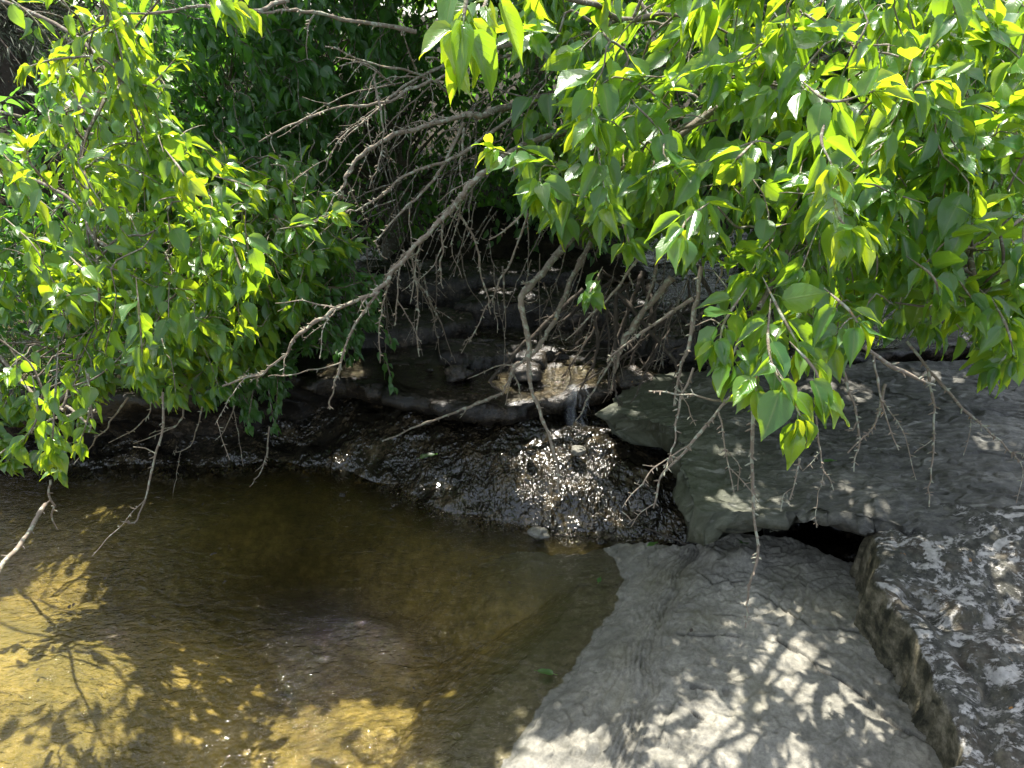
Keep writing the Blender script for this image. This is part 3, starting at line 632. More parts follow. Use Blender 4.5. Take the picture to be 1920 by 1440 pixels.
hero(tl, [(110, 640, 1.95), (104, 740, 1.9), (100, 800, 1.88), (96, 845, 1.86)], .085, .022, 8)
hero(tl, [(60, 700, 2.0), (70, 780, 1.95), (40, 830, 1.9)], .08, .026, 6)
hero(tl, [(160, 690, 2.1), (170, 760, 2.05), (150, 830, 2.0)], .07, .026, 6)
hero(tl, [(255, 520, 2.05), (262, 600, 2.0), (268, 680, 2.0)], .085, .024, 7, young=.8)
hero(tl, [(310, 280, 2.1), (340, 320, 2.0), (345, 330, 2.0)], .085, .026, 7, young=.9)
hero(tl, [(120, 380, 2.2), (60, 310, 2.1), (50, 280, 2.1)], .08, .024, 6, young=.9)
hero(tl, [(130, 480, 2.0), (150, 500, 1.95), (160, 505, 1.95)], .08, .03, 6, young=1.0)
hero(tl, [(430, 440, 2.4), (450, 500, 2.3), (455, 505, 2.3)], .09, .026, 8, young=.7)
hero(tl, [(520, 430, 2.5), (580, 420, 2.4), (625, 400, 2.35)], .085, .028, 7, young=.7)
hero(tl, [(400, 330, 2.4), (440, 340, 2.3), (470, 350, 2.3)], .085, .026, 6, young=.8)
hero(tl, [(215, 40, 2.5), (170, 60, 2.4), (125, 85, 2.4), (115, 95, 2.4)], .085, .024, 6, young=1.0)
hero(tl, [(235, 150, 2.4), (190, 110, 2.35), (110, 110, 2.3), (55, 125, 2.3)], .08, .024, 6, young=1.0)
hero(tl, [(205, 20, 2.45), (225, 90, 2.4), (240, 160, 2.4), (275, 250, 2.4)], .085, .022, 4, young=1.0)
hero(tl, [(240, 140, 2.45), (280, 160, 2.4), (330, 110, 2.4)], .08, .024, 6, young=.9)
hero(tl, [(370, -60, 2.0), (400, -10, 2.0), (425, 10, 2.0)], .08, .022, 8, young=.7)
hero(tl, [(455, -60, 2.1), (450, -10, 2.1), (460, 20, 2.1)], .075, .022, 6, young=.7)
LA = [(0, 230), (60, 190), (90, 110), (150, 20), (260, 20), (300, 130), (320, 300), (480, 320), (600, 340), (660, 430), (650, 500), (570, 580), (500, 690), (400, 740), (300, 730), (250, 740), (190, 700), (180, 820), (130, 900), (20, 880), (-40, 880), (-40, 230)]
region(tl, LA, -.25, .95, 480, .092, .033, ML, limL, used=uL, dirn=(.35, -.6, -.15), young=.55, fl=.35, yfun=lambda x, y: 2.35 + .0006 * x - .0004 * (y - 400), maxparts=80)
# --- small-leaved shrub under it
ts = tree("creekside_shrub", (-2.3, 4.2, .4), "small-leaved darker green shrub hanging over the left waterfall", "shrub")
a = Acc(); tube(a, crom([(-2.3, 4.2, .1), (-2.1, 4.0, .8), (-1.7, 3.7, 1.3)], 20), np.linspace(.06, .03, 20), 10, rough=.1); par(a.build("trunk", M_BARK), ts)
limS = limbs_of(ts, [([(-2.0, 3.9, 1.0), at(400, 560, 3.3), at(520, 600, 3.15), at(600, 640, 3.1)], .03, .006), ([(-1.9, 3.8, 1.2), at(560, 470, 3.5), at(700, 560, 3.3)], .03, .006)])
uS = [0]
hero(ts, [(640, 540, 3.2), (700, 600, 3.1), (735, 640, 3.05)], .055, .02, 6, MS, .2)
hero(ts, [(650, 590, 3.1), (640, 640, 3.05), (612, 660, 3.05)], .05, .02, 6, MS, .2)
hero(ts, [(700, 640, 3.1), (725, 680, 3.05), (735, 725, 3.0)], .05, .017, 7, MS, .2)
hero(ts, [(500, 680, 3.1), (505, 740, 3.0), (515, 800, 2.95)], .055, .017, 5, MS, .3)
hero(ts, [(480, 700, 3.0), (470, 760, 2.95), (465, 800, 2.9)], .055, .02, 6, MS, .3)
hero(ts, [(430, 690, 3.0), (400, 720, 2.95), (380, 740, 2.9)], .055, .02, 6, MS, .3)
LS = [(300, 560), (400, 470), (600, 440), (700, 490), (740, 520), (700, 620), (660, 680), (620, 660), (560, 650), (530, 760), (470, 790), (400, 750), (300, 740), (240, 690)]
region(ts, LS, 2.85, 3.7, 300, .056, .02, MS, limS, used=uS, dirn=(.5, -.4, -.35), ln=(.14, .30), young=.2, fl=.3)
tk = tree("creekside_shrub", (-2.9, 4.4, .4), "full leafy shrub filling the left bank behind the bright overhanging tree", "shrub")
a = Acc(); tube(a, crom([(-2.9, 4.4, .1), (-2.8, 4.2, .7), (-2.6, 4.0, 1.3)], 20), np.linspace(.05, .03, 20), 10, rough=.1); par(a.build("trunk", M_BARK), tk)
limK = limbs_of(tk, [([(-2.8, 4.2, .8), at(150, 500, 3.8), at(260, 560, 3.6)], .015, .005), ([(-2.8, 4.2, .8), at(300, 350, 3.9), at(420, 420, 3.7)], .015, .005)])
uK = [0]
region(tk, [(-120, 170), (300, 190), (600, 320), (640, 440), (520, 640), (330, 720), (180, 780), (60, 850), (-120, 860)], 3.2, 4.3, 420, .075, .026, MS, limK, used=uK, dirn=(.3, -.6, -.2), ln=(.2, .4), young=.35, fl=.2)
# --- right tree
tr = tree("overhanging_tree", (2.0, 4.4, .45), "large-leaved bright green tree reaching over the rock slabs from the right, with dead lower branches")
a = Acc(); tube(a, crom([(2.0, 4.4, .2), (1.9, 4.2, 1.2), (1.7, 3.9, 2.2), (1.6, 3.6, 3.4)], 30), np.linspace(.17, .09, 30), 14, rough=.08); par(a.build("trunk", M_BARK), tr)
limR = limbs_of(tr, [([(1.85, 4.1, 1.6), at(1560, 250, 2.7), at(1480, 420, 2.1), at(1450, 560, 1.7)], .028, .006),
                     ([(1.8, 4.0, 1.9), at(1420, 170, 2.6), at(1290, 250, 2.2), at(1150, 320, 2.0)], .022, .005),
                     ([(1.9, 4.2, 1.3), at(1790, 300, 2.6), at(1800, 450, 2.2), at(1840, 560, 1.9)], .022, .006),
                     ([(1.7, 3.8, 2.4), at(1300, 20, 2.3), at(1100, 10, 1.8), at(900, -60, 1.2)], .010, .004)])
uR = [0]
hero(tr, [(890, -120, 1.05), (880, -40, .99), (868, 40, .95)], .098, .05, 7, young=.6, droop=1.1)
hero(tr, [(930, -110, 1.1), (920, -30, 1.05), (905, 20, 1.0)], .085, .04, 5, young=.6, droop=1.0)
hero(tr, [(1445, 560, 1.5), (1440, 640, 1.42), (1455, 700, 1.36), (1485, 740, 1.32)], .085, .019, 0, young=.6)
hero(tr, [(1455, 690, 1.36), (1480, 735, 1.33), (1500, 780, 1.30)], .10, .07, 6, young=.9, droop=1.5)
hero(tr, [(1430, 520, 1.6), (1470, 600, 1.5), (1500, 650, 1.45)], .095, .024, 7, young=.8)
hero(tr, [(1400, 540, 1.6), (1360, 600, 1.5), (1350, 640, 1.45)], .09, .026, 7, young=.7)
hero(tr, [(1460, 620, 1.45), (1430, 680, 1.4), (1415, 715, 1.38)], .095, .026, 7, young=.8)
hero(tr, [(1480, 640, 1.42), (1525, 690, 1.37), (1540, 730, 1.34)], .10, .03, 6, young=.9, droop=1.2)
hero(tr, [(1400, 610, 1.5), (1380, 650, 1.45), (1370, 680, 1.42)], .085, .025, 6, young=.6)
hero(tr, [(1545, 540, 1.5), (1590, 580, 1.42), (1608, 605, 1.4)], .095, .03, 5, young=.6, droop=1.4)
hero(tr, [(1330, 380, 1.65), (1290, 410, 1.55), (1275, 440, 1.5)], .095, .03, 6, young=.4, droop=1.2)
hero(tr, [(1420, 260, 1.7), (1390, 290, 1.6), (1380, 300, 1.6)], .085, .03, 6, young=.7)
hero(tr, [(1560, 340, 1.7), (1570, 400, 1.55), (1590, 430, 1.5)], .10, .028, 7, young=.8, droop=1.1)
hero(tr, [(1500, 150, 1.7), (1560, 190, 1.6), (1640, 170, 1.6)], .09, .028, 6, young=1.0)
hero(tr, [(1560, 200, 1.6), (1540, 260, 1.55), (1560, 310, 1.5)], .09, .03, 6, young=1.0, droop=1.1)
hero(tr, [(1700, 200, 1.8), (1720, 160, 1.7), (1760, 150, 1.7)], .08, .03, 6, young=.7)
hero(tr, [(1130, 500, 2.2), (1115, 530, 2.1), (1105, 550, 2.05)], .075, .022, 8, young=.2, droop=1.0)
hero(tr, [(1010, 290, 2.0), (960, 290, 1.9), (925, 280, 1.85)], .078, .025, 7, young=.7)
hero(tr, [(1100, 370, 2.0), (1040, 360, 1.9), (1020, 370, 1.85)], .08, .025, 7, young=.5)
hero(tr, [(1160, 400, 1.9), (1175, 440, 1.85), (1180, 455, 1.8)], .075, .025, 6, young=.5)
hero(tr, [(1780, 500, 1.9), (1830, 570, 1.8), (1870, 620, 1.75)], .085, .025, 7, young=.6)
hero(tr, [(1860, 560, 1.8), (1890, 620, 1.7), (1900, 670, 1.7)], .085, .025, 7, young=.6)
hero(tr, [(1700, 480, 1.8), (1750, 520, 1.7), (1760, 560, 1.7)], .085, .025, 6, young=.8)
RE = [(960, 60), (1000, -20), (1440, -40), (1960, -40), (1960, 720), (1880, 700), (1780, 620), (1660, 590), (1620, 630), (1540, 680), (1400, 690), (1350, 600), (1340, 560), (1230, 470), (1100, 440), (1000, 390), (970, 300), (1040, 240), (1030, 150)]
region(tr, RE, -.2, 1.2, 380, .110, .036, ML, limR, used=uR, dirn=(-.35, -.6, -.15), young=.45, fl=.25, yfun=lambda x, y: 1.95 - .0003 * (y - 200) + .0001 * abs(x - 1400), maxparts=75)
# --- shaded bush in the middle distance, and the one behind the right tree
tb = tree("background_bush", (-1.3, 5.2, .5), "dense shaded bush behind the bright left foliage", "bush")
a = Acc(); tube(a, crom([(-1.3, 5.2, .2), (-1.3, 5.0, 1.0), (-1.2, 4.8, 2.0)], 20), np.linspace(.07, .03, 20), 8, rough=.1); par(a.build("trunk", M_BARK), tb)
limB = limbs_of(tb, [([(-1.3, 5.0, 1.0), at(500, 300, 4.4), at(430, 180, 4.2)], .03, .008), ([(-1.3, 4.9, 1.2), at(640, 250, 4.3), at(620, 120, 4.2)], .03, .008)])
uB = [0]
LB = [(210, 40), (330, 20), (520, 30), (720, 30), (830, 110), (760, 190), (690, 240), (640, 320), (600, 420), (300, 360)]
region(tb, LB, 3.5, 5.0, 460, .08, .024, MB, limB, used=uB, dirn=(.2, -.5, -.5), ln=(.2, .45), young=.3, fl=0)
tc = tree("background_bush", (2.9, 5.0, .5), "shaded leafy bush behind the large-leaved right tree", "bush")
a = Acc(); tube(a, crom([(2.9, 5.0, .2), (2.8, 4.8, 1.0), (2.7, 4.6, 2.4)], 20), np.linspace(.09, .04, 20), 8, rough=.1); par(a.build("trunk", M_BARK), tc)
limC = limbs_of(tc, [([(2.8, 4.8, 1.0), at(1750, 300, 3.7), at(1650, 200, 3.4)], .04, .008), ([(2.8, 4.8, 1.3), at(1860, 250, 3.7), at(1830, 450, 3.2)], .03, .008)])
uC = [0]
RB = [(1240, 60), (1960, -20), (1960, 590), (1780, 580), (1620, 520), (1480, 440), (1300, 300)]
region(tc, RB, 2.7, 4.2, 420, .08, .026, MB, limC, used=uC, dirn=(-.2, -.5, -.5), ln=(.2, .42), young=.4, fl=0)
# ------------------------------------------------------------------ dead branches of the right tree
DB = [ # (pixel polyline with depth, r0, r1, spurs, twigs)
 ([(1060, 170, 3.3), (1000, 185, 3.1), (905, 215, 2.8), (870, 215, 2.75), (790, 240, 2.65), (720, 262, 2.6), (670, 300, 2.55), (645, 345, 2.5), (640, 370, 2.5)], .011, .004, 1, .8),
 ([(1150, 230, 3.0), (1000, 265, 2.7), (905, 325, 2.5), (850, 385, 2.45), (800, 440, 2.4), (745, 500, 2.35), (700, 550, 2.3), (620, 585, 2.25), (560, 630, 2.2), (510, 690, 2.2), (415, 722, 2.2)], .0105, .0028, 1.3, .9),
 ([(710, 545, 2.3), (680, 590, 2.3), (650, 640, 2.28), (632, 710, 2.25), (617, 768, 2.25)], .005, .002, 1.6, .3),
 ([(870, 230, 2.8), (820, 330, 2.7), (770, 380, 2.6), (730, 420, 2.55), (700, 460, 2.5)], .006, .002, 1.2, .8),
 ([(1000, 190, 2.9), (860, 290, 2.7), (760, 330, 2.6), (690, 385, 2.55), (625, 400, 2.5)], .006, .002, 1.2, .8),
 ([(1100, 420, 2.9), (1060, 460, 2.8), (1010, 520, 2.65), (978, 560, 2.55), (992, 640, 2.5), (995, 720, 2.45), (1020, 790, 2.4), (1040, 850, 2.35), (1050, 930, 2.3)], .015, .0025, .6, .4),
 ([(1120, 430, 3.0), (1075, 520, 2.85), (1040, 600, 2.7), (1010, 650, 2.6), (960, 700, 2.6), (940, 740, 2.6)], .011, .004, .7, .6),
 ([(860, 400, 2.6), (885, 440, 2.6), (900, 500, 2.6), (915, 560, 2.6), (920, 590, 2.6)], .004, .0018, 1.5, .4),
 ([(990, 400, 2.7), (965, 470, 2.7), (930, 540, 2.65), (905, 590, 2.65), (880, 640, 2.6)], .004, .0018, 1.5, .4),
 ([(980, 400, 2.5), (950, 430, 2.5), (915, 450, 2.5)], .004, .002, 1.5, .2),
 ([(770, 470, 2.4), (780, 540, 2.4), (784, 620, 2.4), (786, 670, 2.4)], .003, .0016, 1.6, .1),
 ([(735, 510, 2.35), (720, 560, 2.35), (712, 620, 2.35), (712, 680, 2.35)], .003, .0016, 1.6, .1),
 ([(830, 420, 2.5), (825, 500, 2.5), (830, 540, 2.5)], .004, .0016, 1.3, .2),
 ([(750, 490, 2.45), (745, 560, 2.4), (740, 610, 2.4)], .003, .0016, 1.4, .2),
 ([(700, 140, 2.6), (716, 220, 2.55), (715, 290, 2.55), (688, 355, 2.5)], .004, .0018, 1.2, .4),
 ([(810, 150, 2.8), (720, 190, 2.7), (600, 210, 2.6), (485, 265, 2.5)], .006, .002, 1.1, .5),
 ([(860, 110, 3.0), (760, 160, 2.8), (700, 215, 2.7), (640, 260, 2.6), (600, 330, 2.6)], .005, .002, 1.1, .7),
 ([(850, 180, 2.9), (790, 140, 2.8), (700, 120, 2.7), (610, 85, 2.6)], .005, .0018, 1.1, .4),
 ([(740, 160, 2.7), (690, 120, 2.6), (635, 125, 2.6)], .003, .0015, 1.1, .3),
 ([(870, 240, 2.9), (865, 300, 2.8), (868, 350, 2.7)], .005, .002, 1.2, .4),
 ([(540, 0, 2.6), (470, 22, 2.5), (380, 15, 2.5), (240, 28, 2.5)], .006, .003, 1, .3),
 ([(780, 60, 2.8), (660, 35, 2.7), (560, 20, 2.6), (480, 25, 2.5)], .007, .003, 1, .3),
 ([(1120, 60, 2.9), (1000, 75, 2.8), (900, 100, 2.7), (820, 150, 2.65)], .009, .004, .8, .4),
 ([(1150, 140, 3.2), (1000, 105, 3.1), (900, 112, 3.0), (800, 110, 2.9)], .009, .003, .8, .5),
 ([(640, 680, 2.25), (560, 700, 2.2), (500, 705, 2.2)], .002, .0012, .6, 0),
 ([(1300, 560, 1.9), (1240, 600, 1.9), (1180, 640, 1.9), (1135, 680, 1.9)], .005, .002, 1.6, .4),
 ([(1315, 500, 1.9), (1300, 600, 1.85), (1280, 690, 1.8), (1262, 760, 1.8)], .006, .0025, 1.8, .6),
 ([(1420, 744, 1.45), (1350, 748, 1.42), (1290, 742, 1.4), (1216, 730, 1.38)], .0028, .0014, .8, .2),
 ([(1370, 745, 1.5), (1330, 790, 1.48), (1290, 840, 1.46), (1240, 890, 1.44), (1224, 950, 1.42)], .0036, .0018, 1.3, .6),
 ([(1300, 690, 1.6), (1275, 760, 1.55), (1260, 830, 1.5), (1245, 880, 1.45)], .003, .0015, 1.3, .5),
 ([(1418, 690, 1.5), (1412, 800, 1.42), (1412, 900, 1.4), (1418, 1000, 1.38), (1412, 1080, 1.36), (1405, 1130, 1.36), (1398, 1175, 1.36)], .0042, .0016, 1.4, .25),
 ([(1575, 680, 1.9), (1600, 760, 1.85), (1610, 820, 1.8), (1600, 880, 1.75)], .004, .0016, 1.6, .5),
 ([(1660, 720, 1.9), (1640, 790, 1.85), (1590, 850, 1.8)], .0035, .0016, 1.5, .6),
 ([(1740, 690, 1.9), (1750, 790, 1.85), (1745, 880, 1.8), (1740, 950, 1.78)], .0035, .0014, 1.5, .3),
 ([(1620, 650, 1.5), (1670, 685, 1.5), (1720, 710, 1.5), (1750, 722, 1.5)], .005, .002, 1, .3),
 ([(1700, 640, 2.0), (1800, 760, 1.9), (1880, 830, 1.85), (1915, 868, 1.8)], .004, .0016, 1.2, .4),
 ([(1500, 860, 1.7), (1490, 900, 1.65), (1480, 940, 1.6)], .0025, .0012, 1.4, .2),
 ([(1530, 780, 1.9), (1540, 860, 1.85), (1560, 920, 1.8)], .0025, .0012, 1.4, .6),
 ([(1500, 20, 2.0), (1560, 60, 1.9), (1620, 95, 1.85), (1690, 105, 1.8)], .0035, .002, .8, .2),
 ([(1920, 405, 2.2), (1850, 450, 2.1), (1760, 475, 2.0)], .005, .002, .6, .2),
 ([(1790, 100, 2.5), (1795, 250, 2.4), (1785, 400, 2.4)], .009, .006, .4, .4),
 ([(1400, 60, 2.6), (1300, 50, 2.4), (1180, 40, 2.2)], .007, .003, .6, .4),
 ([(1200, 480, 2.6), (1140, 560, 2.5), (1060, 640, 2.4)], .005, .002, 1, .8),
 ([(1260, 520, 2.8), (1180, 620, 2.8), (1150, 700, 2.8)], .012, .006, .6, .8),
 ([(1235, 470, 2.9), (1215, 560, 2.85), (1170, 640, 2.8), (1120, 720, 2.75), (1080, 790, 2.7)], .006, .0025, 1, .6),
]
for pts, r0, r1, sp_, tw in DB:
    a = Acc(); bare(a, [at(*p) for p in pts], r0, r1, sp_, tw); par(a.build("bare_branch", M_DEAD), tr)
# random thicket of fine dead twigs behind them
a = Acc()
for i in range(80):
    px, py = rng.uniform(680, 1080), rng.uniform(120, 400); Yd = rng.uniform(2.8, 4.0)
    p0 = at(px, py, Yd)
    if keyf(p0)[0]: continue
    d = nrmz(np.array([rng.uniform(-.9, .3), rng.uniform(-.6, .1), rng.uniform(-1.1, -.1)])); ll = rng.uniform(.15, .5)
    bare(a, [p0, p0 + d * ll * .5 + rv(1, .015)[0], p0 + d * ll + np.array([0, 0, -.05])], .003, .0012, .5, .6, 1, jit=.003, sides=4)
for i in range(70):
    px, py = rng.uniform(660, 1300), rng.uniform(380, 560); Yd = rng.uniform(2.7, 3.8); p0 = at(px, py, Yd)
    if keyf(p0)[0]: continue
    d = nrmz(np.array([rng.uniform(-.5, .4), rng.uniform(-.3, .1), -1.])); ll = rng.uniform(.12, .42); ll = min(ll, p0[2] - .42)
    if ll < .06: continue
    bare(a, [p0, p0 + d * ll * .5 + rv(1, .012)[0], p0 + d * ll], rng.uniform(.0018, .0035), .001, .7, .7, 1, jit=.003, sides=4)
o = par(a.build("twig_tangle", M_BARK), tr); o["kind"] = "stuff"
# twigs hanging from the left tree over the water
for pts, r0, r1 in [([(305, 735, 2.3), (305, 800, 2.25), (290, 870, 2.2), (268, 950, 2.15), (252, 980, 2.12), (226, 978, 2.1)], .004, .0018),
                    ([(505, 800, 2.9), (500, 850, 2.85), (485, 890, 2.8), (468, 915, 2.8)], .0035, .0018),
                    ([(165, 700, 2.2), (172, 780, 2.15), (168, 815, 2.1)], .004, .002), ([(95, 900, 1.88), (96, 950, 1.88), (100, 993, 1.88)], .003, .0018),
                    ([(345, 760, 2.8), (330, 800, 2.75), (250, 830, 2.7)], .004, .0015), ([(240, 745, 2.6), (200, 800, 2.6), (140, 870, 2.6)], .004, .0015),
                    ([(380, 760, 2.9), (360, 830, 2.9), (330, 850, 2.9)], .003, .0013), ([(290, 740, 2.7), (270, 790, 2.7), (205, 830, 2.7)], .003, .0013),
                    ([(290, 850, 2.2), (270, 842, 2.2), (250, 840, 2.2)], .002, .0012), ([(180, 770, 2.3), (90, 790, 2.3), (0, 850, 2.3)], .005, .002),
                    ([(440, 760, 2.9), (425, 800, 2.9), (405, 825, 2.9)], .0025, .0013)]:
    a = Acc(); bare(a, [at(*p) for p in pts], r0, r1, .7, .5 if pts[0][0] in (345, 240, 380, 290) else .15); par(a.build("bare_branch", M_DEAD), tl)
# loose sticks
def stick(name, pts, r0, r1, label, tw=.3, mat=None):
    a = Acc(); bare(a, pts, r0, r1, .5, tw); return tag(a.build(name, mat or M_DEAD), label, "stick")
stick("fallen_stick", [at(85, 945, 1.9), at(45, 1010, 1.75), at(0, 1065, 1.6), at(-40, 1120, 1.5)], .006, .005, "straight grey stick slanting into the pool at the left edge", .1)
stick("fallen_stick", [G(940, 738, .42), G(880, 762, .40), G(800, 792, .30), G(716, 830, .22)], .007, .003, "pale curved stick lying across the dark hollow below the ledge", .35)
stick("fallen_stick", [G(1210, 990, .06), G(1270, 1015, .07), G(1315, 1030, .08)], .004, .003, "thin dark stick wedged along the back edge of the pale shelf", .2, M_ROOT)
# roots & driftwood under the right tree
rt = empty("root_tangle", at(1180, 640, 3.4), label="tangle of dark roots and driftwood piled at the stream edge behind the cascade", cat="driftwood")
for j in range(30):
    a = Acc(); px, py = rng.uniform(1080, 1330), rng.uniform(500, 590); Y0 = rng.uniform(3.0, 4.0)
    p0 = at(px, py, Y0); ex = G(px - rng.uniform(-40, 170), rng.uniform(600, 700), .44); ex[1] = min(ex[1], Y0)
    ex[0] += rng.normal(0, .15); ex[1] -= rng.uniform(0, .3); bare(a, [p0, (p0 + ex) / 2 + rv(1, .09)[0], ex], rng.uniform(.004, .012), .003, .3, .8, 1, sides=5); par(a.build("root", M_ROOT), rt)
# fallen leaves
def fallen(px, py, z, L, ang, rn, label):
    a = Acc(); b = G(px, py, z); ax = np.array([[math.cos(ang), math.sin(ang), .05]])
    leaves(a, b[None] * 0, ax, np.array([[.1, .1, 1.]]), np.array([L]), np.array([L * .5]), np.array([.05]), np.array([.25]), np.array([rn]))
    tube(a, np.array([[0, 0, 0], -ax[0] * L * .15, -ax[0] * L * .3]), .001, 4, a=(.5, 0, .9))
    o = a.build("fallen_leaf", M_LEAFS, origin=(0, 0, 0)); o.location = [float(c) for c in b + np.array([0, 0, .012])]
    tag(o, label, "leaf", "fallen leaves")
fallen(1385, 1022, .115, .07, .1, .3, "green fallen leaf lying on the pale shelf under the slab's overhang")
fallen(1215, 1028, .075, .05, .5, .2, "small green leaf at the back edge of the pale shelf")
fallen(1035, 1268, .005, .06, 2.9, .2, "dark green leaf at the waterline of the pale shelf")
fallen(1122, 1096, .005, .035, 1.2, .5, "tiny leaf floating in the pool close to the shelf's inner curve")
fallen(790, 862, .17, .08, .4, .2, "green leaf stuck on the wet black slope")
fallen(1545, 870, .42, .05, .2, .8, "yellow-green leaf lying on the damp dark slab")
for k in range(22):
    px, py = [(rng.uniform(60, 1000), rng.uniform(900, 1400)), (rng.uniform(700, 1200), rng.uniform(580, 700)), (rng.uniform(1150, 1650), rng.uniform(1080, 1400))][0 if k < 11 else (1 if k < 18 else 2)]
    zz = .004 if k < 11 else (.41 if k < 18 else .125); b = G(px, py, zz)
    a = Acc(); an = rng.uniform(0, 6.28); L_ = rng.uniform(.014, .035)
    leaves(a, np.zeros((1, 3)), np.array([[math.cos(an), math.sin(an), .05]]), np.array([[.1, .1, 1.]]), np.array([L_]), np.array([L_ * .5]), np.array([.2]), np.array([.5]), np.array([.3]))
    o = a.build("dead_leaf", M_ROOT, origin=(0, 0, 0)); o.location = [float(c) for c in b + np.array([0, 0, .004])]
    tag(o, "tiny dark dead leaf scrap lying by itself on the water or rock", "leaf", "scattered dead leaf scraps")
# ------------------------------------------------------------------ background trees and added overhead leaf roof
def crown(acc, c, rad, n, L, fl=0.0, clump=.3, hi=False, keep=None, young=.3, shell=.35):
    c = np.array(c); rad = np.array(rad); k = max(6, n // 45)
    cc = nrmz(rv(k)) * (rng.uniform(shell, 1, (k, 1)) ** .6) * rad + c
    idx = rng.integers(0, k, n); p = cc[idx] + rv(n, clump) * np.array([1, 1, .75])
    if keep is not None: p = p[keep(p)]
    if fl: p = p[rng.random(len(p)) > fl * fleck(p)]
    n = len(p)
    if n == 0: return
    o_ = nrmz(p - c); ax = nrmz(o_ * .4 + rv(n, .5) + np.array([0, 0, -.7])); nr = np.array([0, -.2, 1.]) + rv(n, .5)
    Ls = L * rng.uniform(.65, 1.2, n)
    leaves(acc, p, ax, nr, Ls, Ls * rng.uniform(.5, .65, n), rng.uniform(.02, .3, n), rng.uniform(.1, .7, n), np.clip(rng.normal(.4, .18, n) + young * .3, 0, 1), hi)
    # twigs joining clumps
    for q in cc: tube(acc, grow(c - np.array([0, 0, rad[2] * .5]), q, .05, .05, 7), np.linspace(.02, .004, 7), 4, m=1)
def bgtree(name, x, y, z0, h, rad, n, L, label, mats=MB, cat="tree", young=.3, clump=.3, low=.5):
    t = empty(name, (x, y, z0), label=label, cat=cat)
    a = Acc(); tube(a, crom([(x, y, z0 - .3), (x + .1, y - .05, z0 + h * .4), (x - .05, y - .1, z0 + h * .85)], 20), np.linspace(.13, .04, 20), 9, rough=.1); par(a.build("trunk", M_BARK), t)
    a = Acc(); crown(a, (x, y, z0 + h * low), rad, n, L, clump=clump, young=young); par(a.build("crown", mats), t); return t
bgtree("background_tree", -5.4, 9.0, .8, 4.5, (2.2, 1.4, 2.4), 7000, .11, "sunlit tree far behind the dark juniper at the top left", young=1.2)
bgtree("background_tree", -2.6, 8.8, .8, 7.4, (2.3, 1.3, 3.7), 15000, .10, "dark leafy tree filling the gap behind the shaded left bush")
bgtree("background_tree", .2, 8.4, .8, 7.2, (2.5, 1.2, 3.7), 19000, .10, "deeply shaded tree behind the dead branches in the centre")
bgtree("background_tree", 3.1, 8.8, .8, 7.0, (2.3, 1.3, 3.5), 13000, .10, "dark tree behind the right tree's trunk")
bgtree("background_tree", 6.0, 9.0, .8, 4.8, (2.4, 1.4, 2.5), 6500, .11, "leafy tree at the far right behind the shaded bush")
bgtree("background_tree", -8.8, 8.0, .8, 4.8, (2.4, 1.6, 2.6), 5000, .12, "leafy tree beyond the left edge of the pool")
bgtree("understory_shrub", -.9, 5.5, .5, 1.5, (.9, .5, .8), 3200, .07, "low dark shrub on the far bank behind the ledge, left of centre", cat="shrub", clump=.18)
bgtree("understory_shrub", .4, 5.4, .5, 1.3, (.9, .5, .7), 3200, .07, "low dark shrub on the far bank directly above the upper stream", cat="shrub", clump=.18)
bgtree("understory_shrub", 1.8, 5.3, .5, 1.6, (.9, .5, .9), 3000, .07, "low dark shrub on the far bank behind the root tangle", cat="shrub", clump=.18)
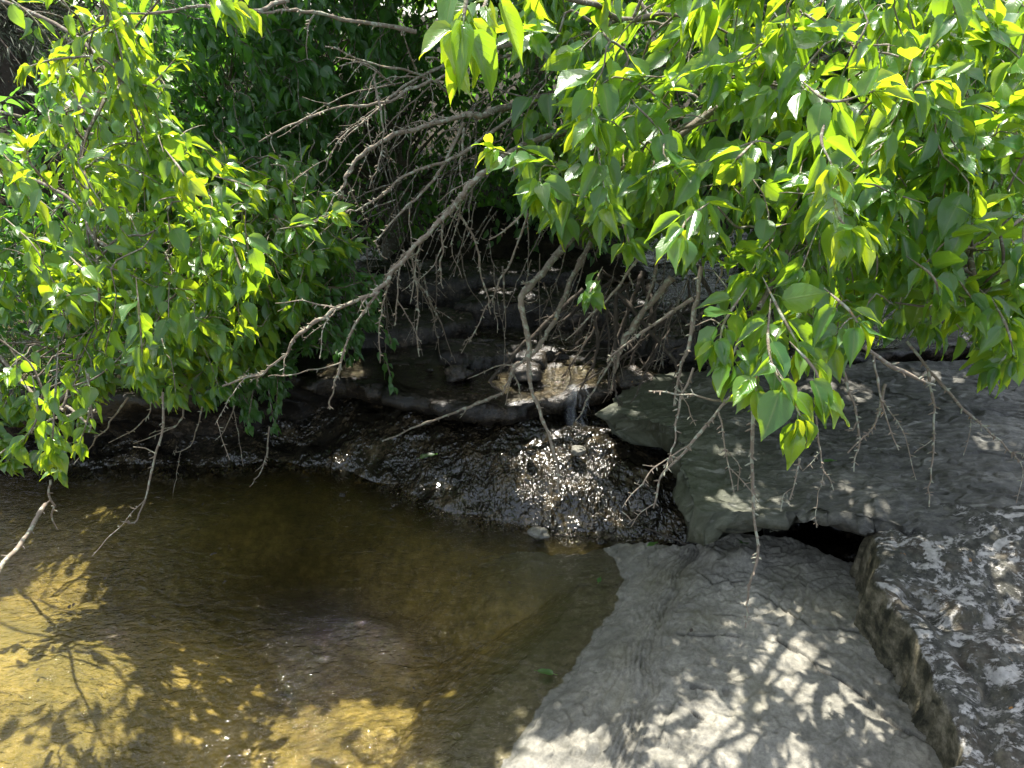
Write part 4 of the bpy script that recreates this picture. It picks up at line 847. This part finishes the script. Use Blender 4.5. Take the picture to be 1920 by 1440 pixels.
# juniper top left: dark fine boughs
tj = empty("juniper", (-3.6, 6.2, .8), label="dark juniper with fine drooping boughs in the top left corner", cat="tree")
a = Acc(); tube(a, crom([(-3.9, 6.2, .3), (-3.8, 6.1, 2.0), (-3.9, 6.0, 4.0)], 20), np.linspace(.16, .08, 20), 10, rough=.12); par(a.build("trunk", M_ROOT), tj)
for j in range(26):
    a = Acc(); z0 = rng.uniform(1.4, 3.6); d = nrmz(np.array([rng.uniform(-1, 1.1), rng.uniform(-1.0, .1), rng.uniform(-.2, .25)])); ll = rng.uniform(.7, 1.4)
    p0 = np.array([-3.85, 6.1, z0]); c = grow(p0, p0 + d * ll + np.array([0, 0, -.25]), .1, .04, 14); tube(a, c, np.linspace(.02, .004, 14), 5, m=1)
    n = 420; i = rng.integers(3, 14, n); b = c[i] + rv(n, .09); ax = nrmz(rv(n, .4) + d + np.array([0, 0, -.6]))
    leaves(a, b, ax, rv(n), np.full(n, .085), np.full(n, .007), np.full(n, .1), np.full(n, .2), rng.uniform(.2, .9, n), False)
    par(a.build("bough", [M_LEAFJ, M_ROOT]), tj)
# unseen leaf roof, added above the frame to shade and dapple the ground
def above(p):
    p = np.atleast_2d(p)
    px, py = topix(p); return (py < -15) & (p[:, 1] > .4)
def midband(p):   # the roof stops short of where sun reaches the bright foliage on both sides
    return above(p)
def roof(t, boxes, L, fl):
    a = Acc()
    for (x0, x1, y0, y1, z0, z1, n) in boxes:
        k = max(8, n // 30); cc = rng.uniform((x0, y0, z0), (x1, y1, z1), (k, 3)); p = cc[rng.integers(0, k, n)] + rv(n, .13)
        p = p[above(p)]; p = p[rng.random(len(p)) > np.maximum(fl * fleck(p), .997 * keyf(p))]; n = len(p)
        ax = nrmz(rv(n, .7) + np.array([0, 0, -.45])); nr = np.array([0, 0, 1.]) + rv(n, .4); Ls = L * rng.uniform(.65, 1.2, n)
        leaves(a, p, ax, nr, Ls, Ls * rng.uniform(.5, .65, n), rng.uniform(.02, .3, n), rng.uniform(.1, .6, n), np.clip(rng.normal(.4, .18, n), 0, 1), False)
        for q in cc[::2]:
            e = q + rv(1, .25)[0]
            if above(q)[0] and above(e)[0]: tube(a, grow(q, e, .05, .05, 6), np.linspace(.006, .003, 6), 4, m=1)
    par(a.build("crown", MB), t)  # this crown is the added shading roof, hung on a near tree
roof(tr, [(-.75, .45, 2.7, 4.4, 2.15, 3.0, 3800), (-1.3, 2.6, 3.8, 5.8, 2.3, 3.4, 30000), (-1.7, 3.0, 5.8, 7.8, 2.5, 3.8, 9000), (.4, 1.6, 3.3, 4.3, 2.3, 3.0, 2500)], .11, .97)
roof(tl, [(-2.2, -.8, 4.6, 6.2, 2.6, 3.4, 1500)], .11, .95)
